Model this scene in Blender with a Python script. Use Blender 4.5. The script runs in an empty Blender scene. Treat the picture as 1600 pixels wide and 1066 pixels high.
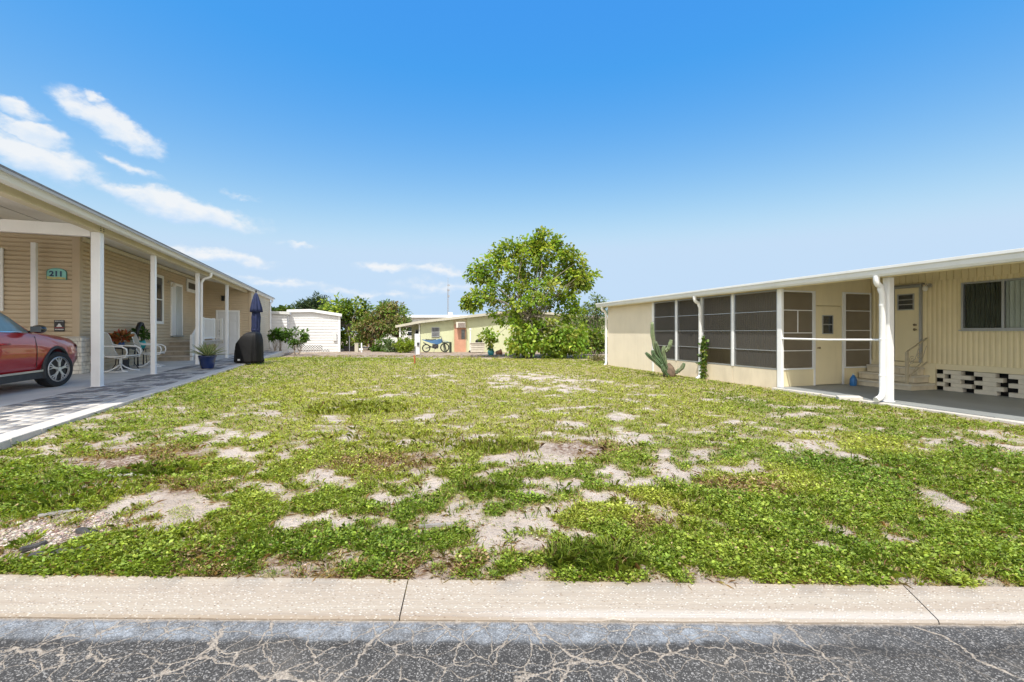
import bpy, bmesh, math, random
import numpy as np
from math import sin, cos, tan, pi, radians, sqrt, atan2
from mathutils import Vector, Matrix, Euler

random.seed(7)
rng = np.random.default_rng(7)
SC = bpy.context.scene
COL = SC.collection

# ------------------------------------------------------------------ camera
CAM_Z, F, HY = 1.45, 711.0, 519.0
cam = bpy.data.cameras.new("camera")
cam.sensor_width = 36.0
cam.lens = F / 1600 * 36.0
cam.shift_y = -14.0 / 1600
cam.clip_end = 2000
camo = bpy.data.objects.new("camera", cam)
camo.location = (0, 0, CAM_Z)
camo.rotation_euler = (radians(90), 0, 0)
COL.objects.link(camo)
SC.camera = camo

# ------------------------------------------------------------------ light
SUN_AZ = radians(194.0)      # direction the sun stands in, clockwise from +Y
SUN_EL = radians(61.0)
sl = bpy.data.lights.new("sun", 'SUN')
sl.energy = 3.8
sl.angle = radians(0.53)
sl.color = (1.0, 0.955, 0.88)
so = bpy.data.objects.new("sun", sl)
sdir = Vector((sin(SUN_AZ) * cos(SUN_EL), cos(SUN_AZ) * cos(SUN_EL), sin(SUN_EL)))
so.rotation_euler = sdir.to_track_quat('Z', 'Y').to_euler()
so.location = sdir * 60
COL.objects.link(so)

SC.view_settings.view_transform = 'Standard'
SC.view_settings.look = 'None'
SC.view_settings.exposure = 0.55
SC.view_settings.gamma = 1.0
SC.view_settings.use_curve_mapping = False

SKY_STRENGTH = 0.13
world = bpy.data.worlds.new("World")
SC.world = world
world.use_nodes = True
wn, wl = world.node_tree.nodes, world.node_tree.links
wn.clear()
wout = wn.new('ShaderNodeOutputWorld')
wbg = wn.new('ShaderNodeBackground')
wbg.inputs['Strength'].default_value = SKY_STRENGTH
wl.new(wbg.outputs[0], wout.inputs[0])
sky = wn.new('ShaderNodeTexSky')
sky.sky_type = 'NISHITA'
sky.sun_disc = False
sky.sun_elevation = SUN_EL
sky.sun_rotation = SUN_AZ
sky.altitude = 0
sky.air_density = 1.0
sky.dust_density = 0.6
sky.ozone_density = 3.0
def wmath(op, a, b=None, c=None, clamp=False):
    n = wn.new('ShaderNodeMath'); n.operation = op; n.use_clamp = clamp
    for i, v in enumerate((a, b, c)):
        if v is None: continue
        if isinstance(v, (int, float)): n.inputs[i].default_value = v
        else: wl.new(v, n.inputs[i])
    return n.outputs[0]

# clear deep blue overhead, paler low down: each channel of the sky gets its own contrast
def sky_colour():
    s = wn.new('ShaderNodeSeparateColor'); wl.new(sky.outputs[0], s.inputs[0])
    c = wn.new('ShaderNodeCombineColor')
    ES = SKY_STRENGTH * 2 ** SC.view_settings.exposure
    # channel: darkest and palest value shown, and the span of the sky model's values between them
    for i, (lo, hi, d0, d1) in enumerate(((.012, .56, .11, .52), (.30, .735, .20, .75), (.86, .94, .40, 1.3))):
        m = wn.new('ShaderNodeMapRange'); m.interpolation_type = 'SMOOTHSTEP'
        wl.new(s.outputs[i], m.inputs['Value'])
        m.inputs['From Min'].default_value = d0 / ES; m.inputs['From Max'].default_value = d1 / ES
        m.inputs['To Min'].default_value = lo / ES; m.inputs['To Max'].default_value = hi / ES
        wl.new(wmath('MAXIMUM', m.outputs[0], wmath('MULTIPLY', s.outputs[i], .36)), c.inputs[i])
    return c.outputs[0]
def build_clouds():
    tc = wn.new('ShaderNodeTexCoord')
    sep = wn.new('ShaderNodeSeparateXYZ'); wl.new(tc.outputs['Generated'], sep.inputs[0])
    az = wmath('ARCTAN2', sep.outputs[0], sep.outputs[1])
    el = wmath('ARCSINE', sep.outputs[2])
    cmb = wn.new('ShaderNodeCombineXYZ'); wl.new(az, cmb.inputs[0]); wl.new(el, cmb.inputs[1])
    st = wn.new('ShaderNodeMapping'); st.inputs['Scale'].default_value = (1, 1.55, 1); wl.new(cmb.outputs[0], st.inputs[0])
    nz = wn.new('ShaderNodeTexNoise'); nz.inputs['Scale'].default_value = 16; nz.inputs['Detail'].default_value = 8
    nz.inputs['Roughness'].default_value = 0.58
    wl.new(st.outputs[0], nz.inputs['Vector'])
    vs = wn.new('ShaderNodeVectorMath'); vs.operation = 'SUBTRACT'; wl.new(nz.outputs['Color'], vs.inputs[0]); vs.inputs[1].default_value = (.5, .5, .5)
    vm = wn.new('ShaderNodeVectorMath'); vm.operation = 'MULTIPLY'; wl.new(vs.outputs[0], vm.inputs[0]); vm.inputs[1].default_value = (.066, .052, 0)
    va = wn.new('ShaderNodeVectorMath'); va.operation = 'ADD'; wl.new(cmb.outputs[0], va.inputs[0]); wl.new(vm.outputs[0], va.inputs[1])
    fine = wn.new('ShaderNodeTexNoise'); fine.inputs['Scale'].default_value = 34; fine.inputs['Detail'].default_value = 7
    fine.inputs['Roughness'].default_value = 0.62
    wl.new(st.outputs[0], fine.inputs['Vector'])
    # px, py, rx, ry, slope (deg, falling to the right), weight
    CL = [(20, 163, 62, 24, 18, .9), (172, 192, 128, 30, 26, 1.0), (145, 154, 32, 15, 15, .75), (50, 205, 85, 26, 6, 1.0),
          (60, 250, 145, 44, 14, 1.0), (205, 263, 70, 15, 18, .6), (205, 302, 80, 20, 4, .85), (300, 330, 165, 31, 9, 1.05),
          (345, 402, 130, 17, 5, .8), (465, 383, 55, 9, 4, .55), (600, 415, 66, 14, 2, .85), (685, 422, 70, 13, 2, .7),
          (440, 442, 130, 12, 3, .55), (560, 458, 170, 12, 2, .45), (690, 448, 120, 16, 2, .45), (380, 305, 40, 8, 3, .4),
          (-260, 240, 160, 60, -5, 1.0), (-500, 380, 260, 40, 0, .9), (1950, 330, 220, 30, -4, .8)]
    num = den = mx = None
    for (px, py, rx, ry, rot, w) in CL:
        a = math.atan((px - 800) / F)
        e = math.atan((HY - py) / F * cos(a))
        k = cos(a)
        mp = wn.new('ShaderNodeMapping'); mp.vector_type = 'TEXTURE'
        mp.inputs['Location'].default_value = (a, e, 0)
        mp.inputs['Rotation'].default_value = (0, 0, -radians(rot) * 0.9)
        mp.inputs['Scale'].default_value = (.90 * rx / F * k * k, .86 * ry / F * k, 1)
        wl.new(va.outputs[0], mp.inputs[0])
        ln = wn.new('ShaderNodeVectorMath'); ln.operation = 'LENGTH'; wl.new(mp.outputs[0], ln.inputs[0])
        m = wmath('MULTIPLY', wmath('SUBTRACT', 1.0, ln.outputs['Value'], clamp=True), w)
        sy = wn.new('ShaderNodeSeparateXYZ'); wl.new(mp.outputs[0], sy.inputs[0])
        ms = wmath('MULTIPLY', m, sy.outputs[1])
        mx = m if mx is None else wmath('MAXIMUM', mx, m)
        num = ms if num is None else wmath('ADD', num, ms)
        den = m if den is None else wmath('ADD', den, m)
    up = wmath('DIVIDE', num, wmath('ADD', den, 0.001))
    body = wmath('ADD', mx, wmath('MULTIPLY', wmath('SUBTRACT', fine.outputs['Fac'], 0.5), wmath('MULTIPLY', mx, 3.4, clamp=True)))
    mr = wn.new('ShaderNodeMapRange'); mr.interpolation_type = 'SMOOTHSTEP'
    wl.new(body, mr.inputs['Value'])
    mr.inputs['From Min'].default_value = 0.02; mr.inputs['From Max'].default_value = 0.60
    mr.inputs['To Max'].default_value = 0.93
    sh = wn.new('ShaderNodeMapRange'); wl.new(wmath('ADD', up, wmath('MULTIPLY', wmath('SUBTRACT', nz.outputs['Fac'], .5), 1.6)), sh.inputs['Value'])
    sh.inputs['From Min'].default_value = -0.7; sh.inputs['From Max'].default_value = 0.25
    cc = wn.new('ShaderNodeMix'); cc.data_type = 'RGBA'; wl.new(sh.outputs[0], cc.inputs['Factor'])
    s = 1.0 / SKY_STRENGTH
    cc.inputs['A'].default_value = (.37 * s, .50 * s, .66 * s, 1)
    cc.inputs['B'].default_value = (.62 * s, .635 * s, .65 * s, 1)
    mixc = wn.new('ShaderNodeMix'); mixc.data_type = 'RGBA'
    wl.new(mr.outputs[0], mixc.inputs['Factor']); wl.new(sky_colour(), mixc.inputs['A']); wl.new(cc.outputs['Result'], mixc.inputs['B'])
    # unseen bright cloud added behind the camera to lift the shade
    rear = wn.new('ShaderNodeMapRange'); rear.interpolation_type = 'SMOOTHSTEP'; wl.new(sep.outputs[1], rear.inputs['Value'])
    rear.inputs['From Min'].default_value = .12; rear.inputs['From Max'].default_value = -.25
    fill_cloud = wn.new('ShaderNodeTexNoise'); fill_cloud.inputs['Scale'].default_value = 3.2; fill_cloud.inputs['Detail'].default_value = 7
    wl.new(tc.outputs['Generated'], fill_cloud.inputs['Vector'])
    bk = wn.new('ShaderNodeMapRange'); bk.interpolation_type = 'SMOOTHSTEP'; wl.new(fill_cloud.outputs['Fac'], bk.inputs['Value'])
    bk.inputs['From Min'].default_value = .36; bk.inputs['From Max'].default_value = .56
    mix2 = wn.new('ShaderNodeMix'); mix2.data_type = 'RGBA'
    wl.new(wmath('MULTIPLY', rear.outputs[0], bk.outputs[0]), mix2.inputs['Factor']); wl.new(mixc.outputs['Result'], mix2.inputs['A'])
    mix2.inputs['B'].default_value = (1.30 * s, 1.24 * s, 1.16 * s, 1)
    wl.new(mix2.outputs['Result'], wbg.inputs['Color'])
build_clouds()

# ------------------------------------------------------------------ frames of the two lots
AL, PL, ZL = radians(20.25), (-8.2, 9.0), 0.37
AR, PR, ZR = radians(16.7), (7.13, 8.62), 0.13
def LW(v, s, z=0.0): return (PL[0] + v * cos(AL) - s * sin(AL), PL[1] + v * sin(AL) + s * cos(AL), ZL + z)
def RW(v, s, z=0.0): return (PR[0] + v * cos(AR) - s * sin(AR), PR[1] + v * sin(AR) + s * cos(AR), ZR + z)
def vL(x, y): return (x - PL[0]) * cos(AL) + (y - PL[1]) * sin(AL)
def sL(x, y): return -(x - PL[0]) * sin(AL) + (y - PL[1]) * cos(AL)
def vR(x, y): return (x - PR[0]) * cos(AR) + (y - PR[1]) * sin(AR)
def sR(x, y): return -(x - PR[0]) * sin(AR) + (y - PR[1]) * cos(AR)
def yf(x): return 2.2775 - 0.0107 * x      # front of the kerb
def yr(x): return 2.6035 - 0.0228 * x      # back of the kerb

# ------------------------------------------------------------------ noise for terrain and planting
_perm = rng.random((512, 512))
def vnoise(x, y):
    x = np.asarray(x, float); y = np.asarray(y, float)
    xi = np.floor(x).astype(int); yi = np.floor(y).astype(int)
    fx = x - xi; fy = y - yi
    fx = fx * fx * (3 - 2 * fx); fy = fy * fy * (3 - 2 * fy)
    g = lambda a, b: _perm[a & 511, b & 511]
    return (g(xi, yi) * (1 - fx) + g(xi + 1, yi) * fx) * (1 - fy) + (g(xi, yi + 1) * (1 - fx) + g(xi + 1, yi + 1) * fx) * fy
def fbm(x, y, o=4):
    r, a, t = 0.0, 1.0, 0.0
    for i in range(o):
        r = r + a * vnoise(x * 2 ** i + 17.3 * i, y * 2 ** i - 9.1 * i); t += a; a *= .55
    return r / t
def sstep(a, b, x):
    t = np.clip((x - a) / (b - a), 0, 1); return t * t * (3 - 2 * t)

def terr(x, y):
    x = np.asarray(x, float); y = np.asarray(y, float)
    a = np.maximum(vL(x, y) - 1.45, 0.0); b = np.maximum(-0.25 - vR(x, y), 0.0)
    t = a / (a + b + 1e-6)
    z = 0.335 * (1 - t) + 0.075 * t
    z = z + 0.06 * (fbm(x * .35 + 3, y * .35, 3) - .5) * np.minimum(1, np.minimum(a, b) * .6)
    z = z + (0.10 - z) * sstep(17, 27, y)
    r = np.clip((y - yr(x)) / 2.4, 0, 1); r = r * (1.6 - .6 * r)
    z = 0.022 + (z - 0.022) * r
    z = z + 0.018 * (fbm(x * 2.2, y * 2.2, 3) - .5) * np.clip((y - yr(x)) * 2, 0, 1)
    d = sstep(-.12, -.26, y - yr(x))
    return z * (1 - d) - 0.08 * d
def tz(x, y): return float(terr(np.array([x]), np.array([y]))[0])
def gpx(px, py):
    """pixel of the 1600x1066 photograph -> point on the ground"""
    px = np.asarray(px, float); py = np.asarray(py, float)
    z = np.full(np.broadcast(px, py).shape, 0.15)
    for _ in range(6):
        d = F * (CAM_Z - z) / (py - HY)
        x = (px - 800) / F * d
        z = terr(x, d)
    return x, d, z
def at(px, depth, z=None):
    x = (px - 800) / F * depth
    return (x, depth, tz(x, depth) if z is None else z)
def zpx(py, depth): return CAM_Z + (HY - py) / F * depth

# ------------------------------------------------------------------ materials
MATS = {}
def nodes_of(name):
    m = bpy.data.materials.new(name); m.use_nodes = True
    n, l = m.node_tree.nodes, m.node_tree.links
    n.clear()
    out = n.new('ShaderNodeOutputMaterial'); p = n.new('ShaderNodeBsdfPrincipled')
    l.new(p.outputs[0], out.inputs[0])
    return m, n, l, p, out
def M(name, col, rough=.6, var=.10, scale=3.0, bump=0.0, metal=0.0, spec=.5, coat=0.0, fine=0.0, grime=0.0, gcol=(.16, .13, .09)):
    if name in MATS: return MATS[name]
    m, n, l, p, out = nodes_of(name)
    tc = n.new('ShaderNodeTexCoord')
    nz = n.new('ShaderNodeTexNoise'); nz.inputs['Scale'].default_value = scale; nz.inputs['Detail'].default_value = 6
    l.new(tc.outputs['Object'], nz.inputs['Vector'])
    mr = n.new('ShaderNodeMapRange'); l.new(nz.outputs['Fac'], mr.inputs['Value'])
    mr.inputs['From Min'].default_value = .3; mr.inputs['From Max'].default_value = .7
    mr.inputs['To Min'].default_value = 1 - var; mr.inputs['To Max'].default_value = 1 + var
    mul = n.new('ShaderNodeVectorMath'); mul.operation = 'SCALE'; mul.inputs[0].default_value = col
    l.new(mr.outputs[0], mul.inputs['Scale'])
    c = mul.outputs[0]
    if fine:
        f = n.new('ShaderNodeTexNoise'); f.inputs['Scale'].default_value = 90; f.inputs['Detail'].default_value = 3
        l.new(tc.outputs['Object'], f.inputs['Vector'])
        fr = n.new('ShaderNodeMapRange'); l.new(f.outputs['Fac'], fr.inputs['Value'])
        fr.inputs['From Min'].default_value = .3; fr.inputs['From Max'].default_value = .7
        fr.inputs['To Min'].default_value = 1 - fine; fr.inputs['To Max'].default_value = 1 + fine
        s2 = n.new('ShaderNodeVectorMath'); s2.operation = 'SCALE'; l.new(c, s2.inputs[0]); l.new(fr.outputs[0], s2.inputs['Scale']); c = s2.outputs[0]
    if grime:
        g = n.new('ShaderNodeTexNoise'); g.inputs['Scale'].default_value = 1.7; g.inputs['Detail'].default_value = 9; g.inputs['Roughness'].default_value = .7
        mp = n.new('ShaderNodeMapping'); mp.inputs['Scale'].default_value = (2.2, 2.2, .5); l.new(tc.outputs['Object'], mp.inputs[0]); l.new(mp.outputs[0], g.inputs['Vector'])
        gr = n.new('ShaderNodeMapRange'); l.new(g.outputs['Fac'], gr.inputs['Value'])
        gr.inputs['From Min'].default_value = .5; gr.inputs['From Max'].default_value = .78; gr.inputs['To Max'].default_value = grime
        mx = n.new('ShaderNodeMix'); mx.data_type = 'RGBA'; l.new(gr.outputs[0], mx.inputs['Factor']); l.new(c, mx.inputs['A']); mx.inputs['B'].default_value = (*gcol, 1); c = mx.outputs['Result']
    l.new(c, p.inputs['Base Color'])
    p.inputs['Roughness'].default_value = rough; p.inputs['Metallic'].default_value = metal
    p.inputs['Specular IOR Level'].default_value = spec
    p.inputs['Coat Weight'].default_value = coat; p.inputs['Coat Roughness'].default_value = .03
    if bump:
        bz = n.new('ShaderNodeTexNoise'); bz.inputs['Scale'].default_value = 60; bz.inputs['Detail'].default_value = 4
        l.new(tc.outputs['Object'], bz.inputs['Vector'])
        b = n.new('ShaderNodeBump'); b.inputs['Strength'].default_value = bump; b.inputs['Distance'].default_value = .01
        l.new(bz.outputs['Fac'], b.inputs['Height']); l.new(b.outputs[0], p.inputs['Normal'])
    MATS[name] = m
    return m
def leafmat(name, trans=.38, rough=.45):
    if name in MATS: return MATS[name]
    m, n, l, p, out = nodes_of(name)
    a = n.new('ShaderNodeAttribute'); a.attribute_name = 'Col'
    l.new(a.outputs['Color'], p.inputs['Base Color'])
    p.inputs['Roughness'].default_value = rough; p.inputs['Specular IOR Level'].default_value = .35
    t = n.new('ShaderNodeBsdfTranslucent')
    g = n.new('ShaderNodeVectorMath'); g.operation = 'MULTIPLY'; l.new(a.outputs['Color'], g.inputs[0]); g.inputs[1].default_value = (1.35, 1.25, .6)
    l.new(g.outputs[0], t.inputs['Color'])
    mx = n.new('ShaderNodeMixShader'); mx.inputs[0].default_value = trans
    l.new(p.outputs[0], mx.inputs[1]); l.new(t.outputs[0], mx.inputs[2]); l.new(mx.outputs[0], out.inputs[0])
    MATS[name] = m
    return m
def glassmat(name, tint, opac=.35, rough=.03):
    """a pane: glossy over a see-through tint"""
    if name in MATS: return MATS[name]
    m, n, l, p, out = nodes_of(name)
    p.inputs['Base Color'].default_value = (*tint, 1); p.inputs['Roughness'].default_value = rough; p.inputs['Specular IOR Level'].default_value = .8
    t = n.new('ShaderNodeBsdfTransparent'); t.inputs[0].default_value = (.96, .97, .96, 1)
    mx = n.new('ShaderNodeMixShader'); mx.inputs[0].default_value = opac
    l.new(t.outputs[0], mx.inputs[1]); l.new(p.outputs[0], mx.inputs[2]); l.new(mx.outputs[0], out.inputs[0])
    MATS[name] = m
    return m
def screenmat(name, col, opac):
    if name in MATS: return MATS[name]
    m, n, l, p, out = nodes_of(name)
    tc = n.new('ShaderNodeTexCoord'); nz = n.new('ShaderNodeTexNoise'); nz.inputs['Scale'].default_value = 2.2; nz.inputs['Detail'].default_value = 4
    l.new(tc.outputs['Object'], nz.inputs['Vector'])
    cr = n.new('ShaderNodeMix'); cr.data_type = 'RGBA'; l.new(nz.outputs['Fac'], cr.inputs['Factor'])
    cr.inputs['A'].default_value = (*[c * .8 for c in col], 1); cr.inputs['B'].default_value = (*[c * 1.2 for c in col], 1)
    l.new(cr.outputs['Result'], p.inputs['Base Color']); p.inputs['Roughness'].default_value = .8; p.inputs['Specular IOR Level'].default_value = .2
    t = n.new('ShaderNodeBsdfTransparent')
    mx = n.new('ShaderNodeMixShader'); mx.inputs[0].default_value = opac
    l.new(t.outputs[0], mx.inputs[1]); l.new(p.outputs[0], mx.inputs[2]); l.new(mx.outputs[0], out.inputs[0])
    MATS[name] = m
    return m

# ------------------------------------------------------------------ object helpers
def setp(o, label=None, cat=None, group=None, kind=None):
    if label: o['label'] = label
    if cat: o['category'] = cat
    if group: o['group'] = group
    if kind: o['kind'] = kind
    return o
def thing(name, label, cat, loc=(0, 0, 0), rz=0.0, group=None):
    o = bpy.data.objects.new(name, None); o.empty_display_size = .2
    COL.objects.link(o); o.location = loc; o.rotation_euler = (0, 0, rz)
    return setp(o, label, cat, group)
def copy_tree(o, parent=None):
    c = o.copy(); COL.objects.link(c)
    if parent: c.parent = parent
    for ch in list(o.children): copy_tree(ch, c)
    return c
class MB:
    def __init__(s): s.v = []; s.f = []
    def add(s, vs, fs):
        b = len(s.v); s.v += [tuple(p) for p in vs]; s.f += [tuple(i + b for i in f) for f in fs]; return s
    def box(s, x0, x1, y0, y1, z0, z1, m=None):
        vs = [(x, y, z) for x in (x0, x1) for y in (y0, y1) for z in (z0, z1)]
        if m is not None: vs = [m @ Vector(p) for p in vs]
        return s.add(vs, [(0, 1, 3, 2), (4, 6, 7, 5), (0, 4, 5, 1), (2, 3, 7, 6), (0, 2, 6, 4), (1, 5, 7, 3)])
    def cbox(s, c, d, rot=(0, 0, 0)):
        m = Matrix.Translation(c) @ Euler(rot).to_matrix().to_4x4()
        return s.box(-d[0] / 2, d[0] / 2, -d[1] / 2, d[1] / 2, -d[2] / 2, d[2] / 2, m)
    def prism(s, pts, a, b):
        """closed outline pts (3-D points) swept by vector from a to b"""
        a = Vector(a); b = Vector(b); n = len(pts)
        vs = [Vector(p) + a for p in pts] + [Vector(p) + b for p in pts]
        fs = [tuple(range(n))[::-1], tuple(range(n, 2 * n))] + [(i, (i + 1) % n, (i + 1) % n + n, i + n) for i in range(n)]
        return s.add(vs, fs)
    def bar(s, p, q, w, h=None, up=(0, 0, 1)):
        h = h or w; p = Vector(p); q = Vector(q); d = (q - p).normalized(); u = Vector(up)
        if abs(d.dot(u)) > .98: u = Vector((1, 0, 0))
        sx = d.cross(u).normalized(); u = sx.cross(d)
        pts = [sx * w / 2 * i + u * h / 2 * j for i, j in ((-1, -1), (1, -1), (1, 1), (-1, 1))]
        vs = [p + k for k in pts] + [q + k for k in pts]
        return s.add(vs, [(3, 2, 1, 0), (4, 5, 6, 7)] + [(i, (i + 1) % 4, (i + 1) % 4 + 4, i + 4) for i in range(4)])
    def tube(s, path, r, n=8, cap=True):
        path = [Vector(p) for p in path]; rs = r if isinstance(r, (list, tuple)) else [r] * len(path)
        rings = []; prev = None
        for i, p in enumerate(path):
            d = (path[min(i + 1, len(path) - 1)] - path[max(i - 1, 0)]).normalized()
            if prev is None:
                u = Vector((0, 0, 1)) if abs(d.z) < .9 else Vector((1, 0, 0))
            else: u = prev
            x = d.cross(u)
            if x.length < 1e-5: x = d.cross(Vector((0, 1, .1)))
            x.normalize(); u = x.cross(d).normalized(); prev = u
            rings.append([p + (x * cos(2 * pi * k / n) + u * sin(2 * pi * k / n)) * rs[i] for k in range(n)])
        vs = [q for g in rings for q in g]; fs = []
        for i in range(len(path) - 1):
            for k in range(n): fs.append((i * n + k, i * n + (k + 1) % n, (i + 1) * n + (k + 1) % n, (i + 1) * n + k))
        if cap:
            fs.append(tuple(range(n))[::-1]); fs.append(tuple(range((len(path) - 1) * n, len(path) * n)))
        return s.add(vs, fs)
    def lathe(s, prof, n=20, m=None, wob=None, cap=True):
        """prof: (radius, z) from one end to the other"""
        vs = []; fs = []
        for (r, z) in prof:
            for k in range(n):
                a = 2 * pi * k / n; rr = r * (wob(a, z) if wob else 1)
                p = Vector((rr * cos(a), rr * sin(a), z)); vs.append(m @ p if m is not None else p)
        for i in range(len(prof) - 1):
            for k in range(n): fs.append((i * n + k, i * n + (k + 1) % n, (i + 1) * n + (k + 1) % n, (i + 1) * n + k))
        if cap: fs.append(tuple(range(n))[::-1]); fs.append(tuple(range((len(prof) - 1) * n, len(prof) * n)))
        return s.add(vs, fs)
    def loft(s, rings, close=True, cap=True):
        n = len(rings[0]); vs = [q for g in rings for q in g]; fs = []
        for i in range(len(rings) - 1):
            for k in range(n if close else n - 1): fs.append((i * n + k, i * n + (k + 1) % n, (i + 1) * n + (k + 1) % n, (i + 1) * n + k))
        if cap:
            fs.append(tuple(range(n))[::-1]); fs.append(tuple(range((len(rings) - 1) * n, len(rings) * n)))
        return s.add(vs, fs)
    def mesh(s, name):
        me = bpy.data.meshes.new(name); me.from_pydata(s.v, [], s.f); me.validate()
        bm = bmesh.new(); bm.from_mesh(me); bmesh.ops.recalc_face_normals(bm, faces=bm.faces); bm.to_mesh(me); bm.free()
        return me
    def build(s, name, mat, parent=None, bevel=0.0, smooth=False, label=None, sub=0):
        me = s.mesh(name)
        if mat: me.materials.append(mat)
        if smooth:
            me.shade_smooth()
            if smooth is not True: me.set_sharp_from_angle(angle=radians(smooth))
        o = bpy.data.objects.new(name, me); COL.objects.link(o)
        if parent: o.parent = parent
        if bevel:
            b = o.modifiers.new('bevel', 'BEVEL'); b.width = bevel; b.segments = 2; b.limit_method = 'ANGLE'; b.angle_limit = radians(40)
        if sub:
            b = o.modifiers.new('sub', 'SUBSURF'); b.levels = sub; b.render_levels = sub
        if label: o['label'] = label
        return o
def Wl(mb, p0, p1, z0, z1, kind='lap', pitch=.11, depth=.026, back=.08, off=0.0):
    """siding from p0 to p1; its face looks to the right of that direction"""
    p0 = Vector((*p0, 0)); p1 = Vector((*p1, 0)); d = p1 - p0; L = d.length; d.normalize(); n = Vector((d.y, -d.x, 0))
    P = lambda a, o, z: p0 + d * a + n * (o + off) + Vector((0, 0, z))
    if kind == 'lap':
        z = z0
        while z < z1 - .005:
            t = min(z + pitch, z1); h = (t - z)
            vs = [P(a, o, q) for o, q in ((0, z), (depth, z), (depth * .9, z + h * .66), (.003, z + h * .80), (0, t)) for a in (0, L)]
            mb.add(vs, [(i, i + 1, i + 3, i + 2) for i in (0, 2, 4, 6)]); z = t
    else:
        k = max(1, round(L / pitch)); w = L / k; pts = []
        for i in range(k):
            a = i * w
            if kind == 'rib': pts += [(a, 0), (a + w * .22, depth), (a + w * .62, depth), (a + w * .84, 0)]
            else: pts += [(a, depth), (a + w - .012, depth), (a + w - .009, 0), (a + w - .003, 0)]
        pts.append((L, pts[-1][1]))
        vs = [P(a, o, z0) for a, o in pts] + [P(a, o, z1) for a, o in pts]; m = len(pts)
        mb.add(vs, [(i, i + 1, i + 1 + m, i + m) for i in range(m - 1)])
    b = [P(0, -back, z0), P(L, -back, z0), P(L, -.006, z0), P(0, -.006, z0)]
    mb.prism(b, (0, 0, 0), (0, 0, z1 - z0))
    return mb
def text_mesh(txt, size, ext, bold=0.0):
    cu = bpy.data.curves.new('txt', 'FONT'); cu.body = txt; cu.size = size; cu.extrude = ext; cu.offset = bold
    cu.align_x = 'CENTER'; cu.align_y = 'CENTER'
    o = bpy.data.objects.new('txt', cu); COL.objects.link(o)
    bpy.context.view_layer.update()
    me = bpy.data.meshes.new_from_object(o.evaluated_get(bpy.context.evaluated_depsgraph_get()))
    bpy.data.objects.remove(o); bpy.data.curves.remove(cu)
    return me

# ------------------------------------------------------------------ many small leaves as one mesh
def mesh_arrays(name, verts, k, nf, cols, mat, parent=None, faces=None):
    """verts (n*k,3); each element has k verts and the faces given (local indices, all of the same size)"""
    n = len(verts) // k
    fl = np.array(faces); fs = fl.shape[1]; fpe = fl.shape[0]
    idx = (np.arange(n)[:, None, None] * k + fl[None]).reshape(-1)
    me = bpy.data.meshes.new(name)
    me.vertices.add(len(verts)); me.vertices.foreach_set('co', verts.astype(np.float32).ravel())
    me.loops.add(len(idx)); me.loops.foreach_set('vertex_index', idx.astype(np.int32))
    me.polygons.add(n * fpe); me.polygons.foreach_set('loop_start', (np.arange(n * fpe) * fs).astype(np.int32))
    me.update(calc_edges=True)
    a = me.attributes.new('Col', 'FLOAT_COLOR', 'FACE')
    c = np.ones((n * fpe, 4), np.float32); c[:, :3] = np.repeat(cols, fpe, axis=0)
    a.data.foreach_set('color', c.ravel())
    me.materials.append(mat)
    o = bpy.data.objects.new(name, me); COL.objects.link(o)
    if parent: o.parent = parent
    return o
def norm(a): return a / (np.linalg.norm(a, axis=1, keepdims=True) + 1e-9)
def leaf_verts(P, D, N, ln, wd, fold=.18, curl=.0):
    """6-point folded leaves: base P, along D, facing N"""
    D = norm(D); S = norm(np.cross(D, N)); U = norm(np.cross(S, D)); ln = ln[:, None]; wd = wd[:, None]
    tip = P + D * ln - U * ln * curl
    l1 = P + D * ln * .28 + S * wd * .42 + U * wd * fold; r1 = P + D * ln * .28 - S * wd * .42 + U * wd * fold
    l2 = P + D * ln * .66 + S * wd * .46 + U * (wd * fold - ln * curl * .4); r2 = P + D * ln * .66 - S * wd * .46 + U * (wd * fold - ln * curl * .4)
    return np.stack([P, l1, l2, tip, r2, r1], 1).reshape(-1, 3)
LEAF_F = [(0, 1, 2, 3), (0, 3, 4, 5)]
def rand_dirs(n, zlo=-1, zhi=1):
    a = rng.random(n) * 2 * pi; z = zlo + (zhi - zlo) * rng.random(n); r = np.sqrt(np.maximum(0, 1 - z * z))
    return np.stack([r * np.cos(a), r * np.sin(a), z], 1)
def pick(pal, n, jit=.18):
    pal = np.array(pal); c = pal[rng.integers(0, len(pal), n)]
    return np.clip(c * (1 + jit * rng.standard_normal((n, 1))) * (1 + .06 * rng.standard_normal((n, 3))), .003, .9)

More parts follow.
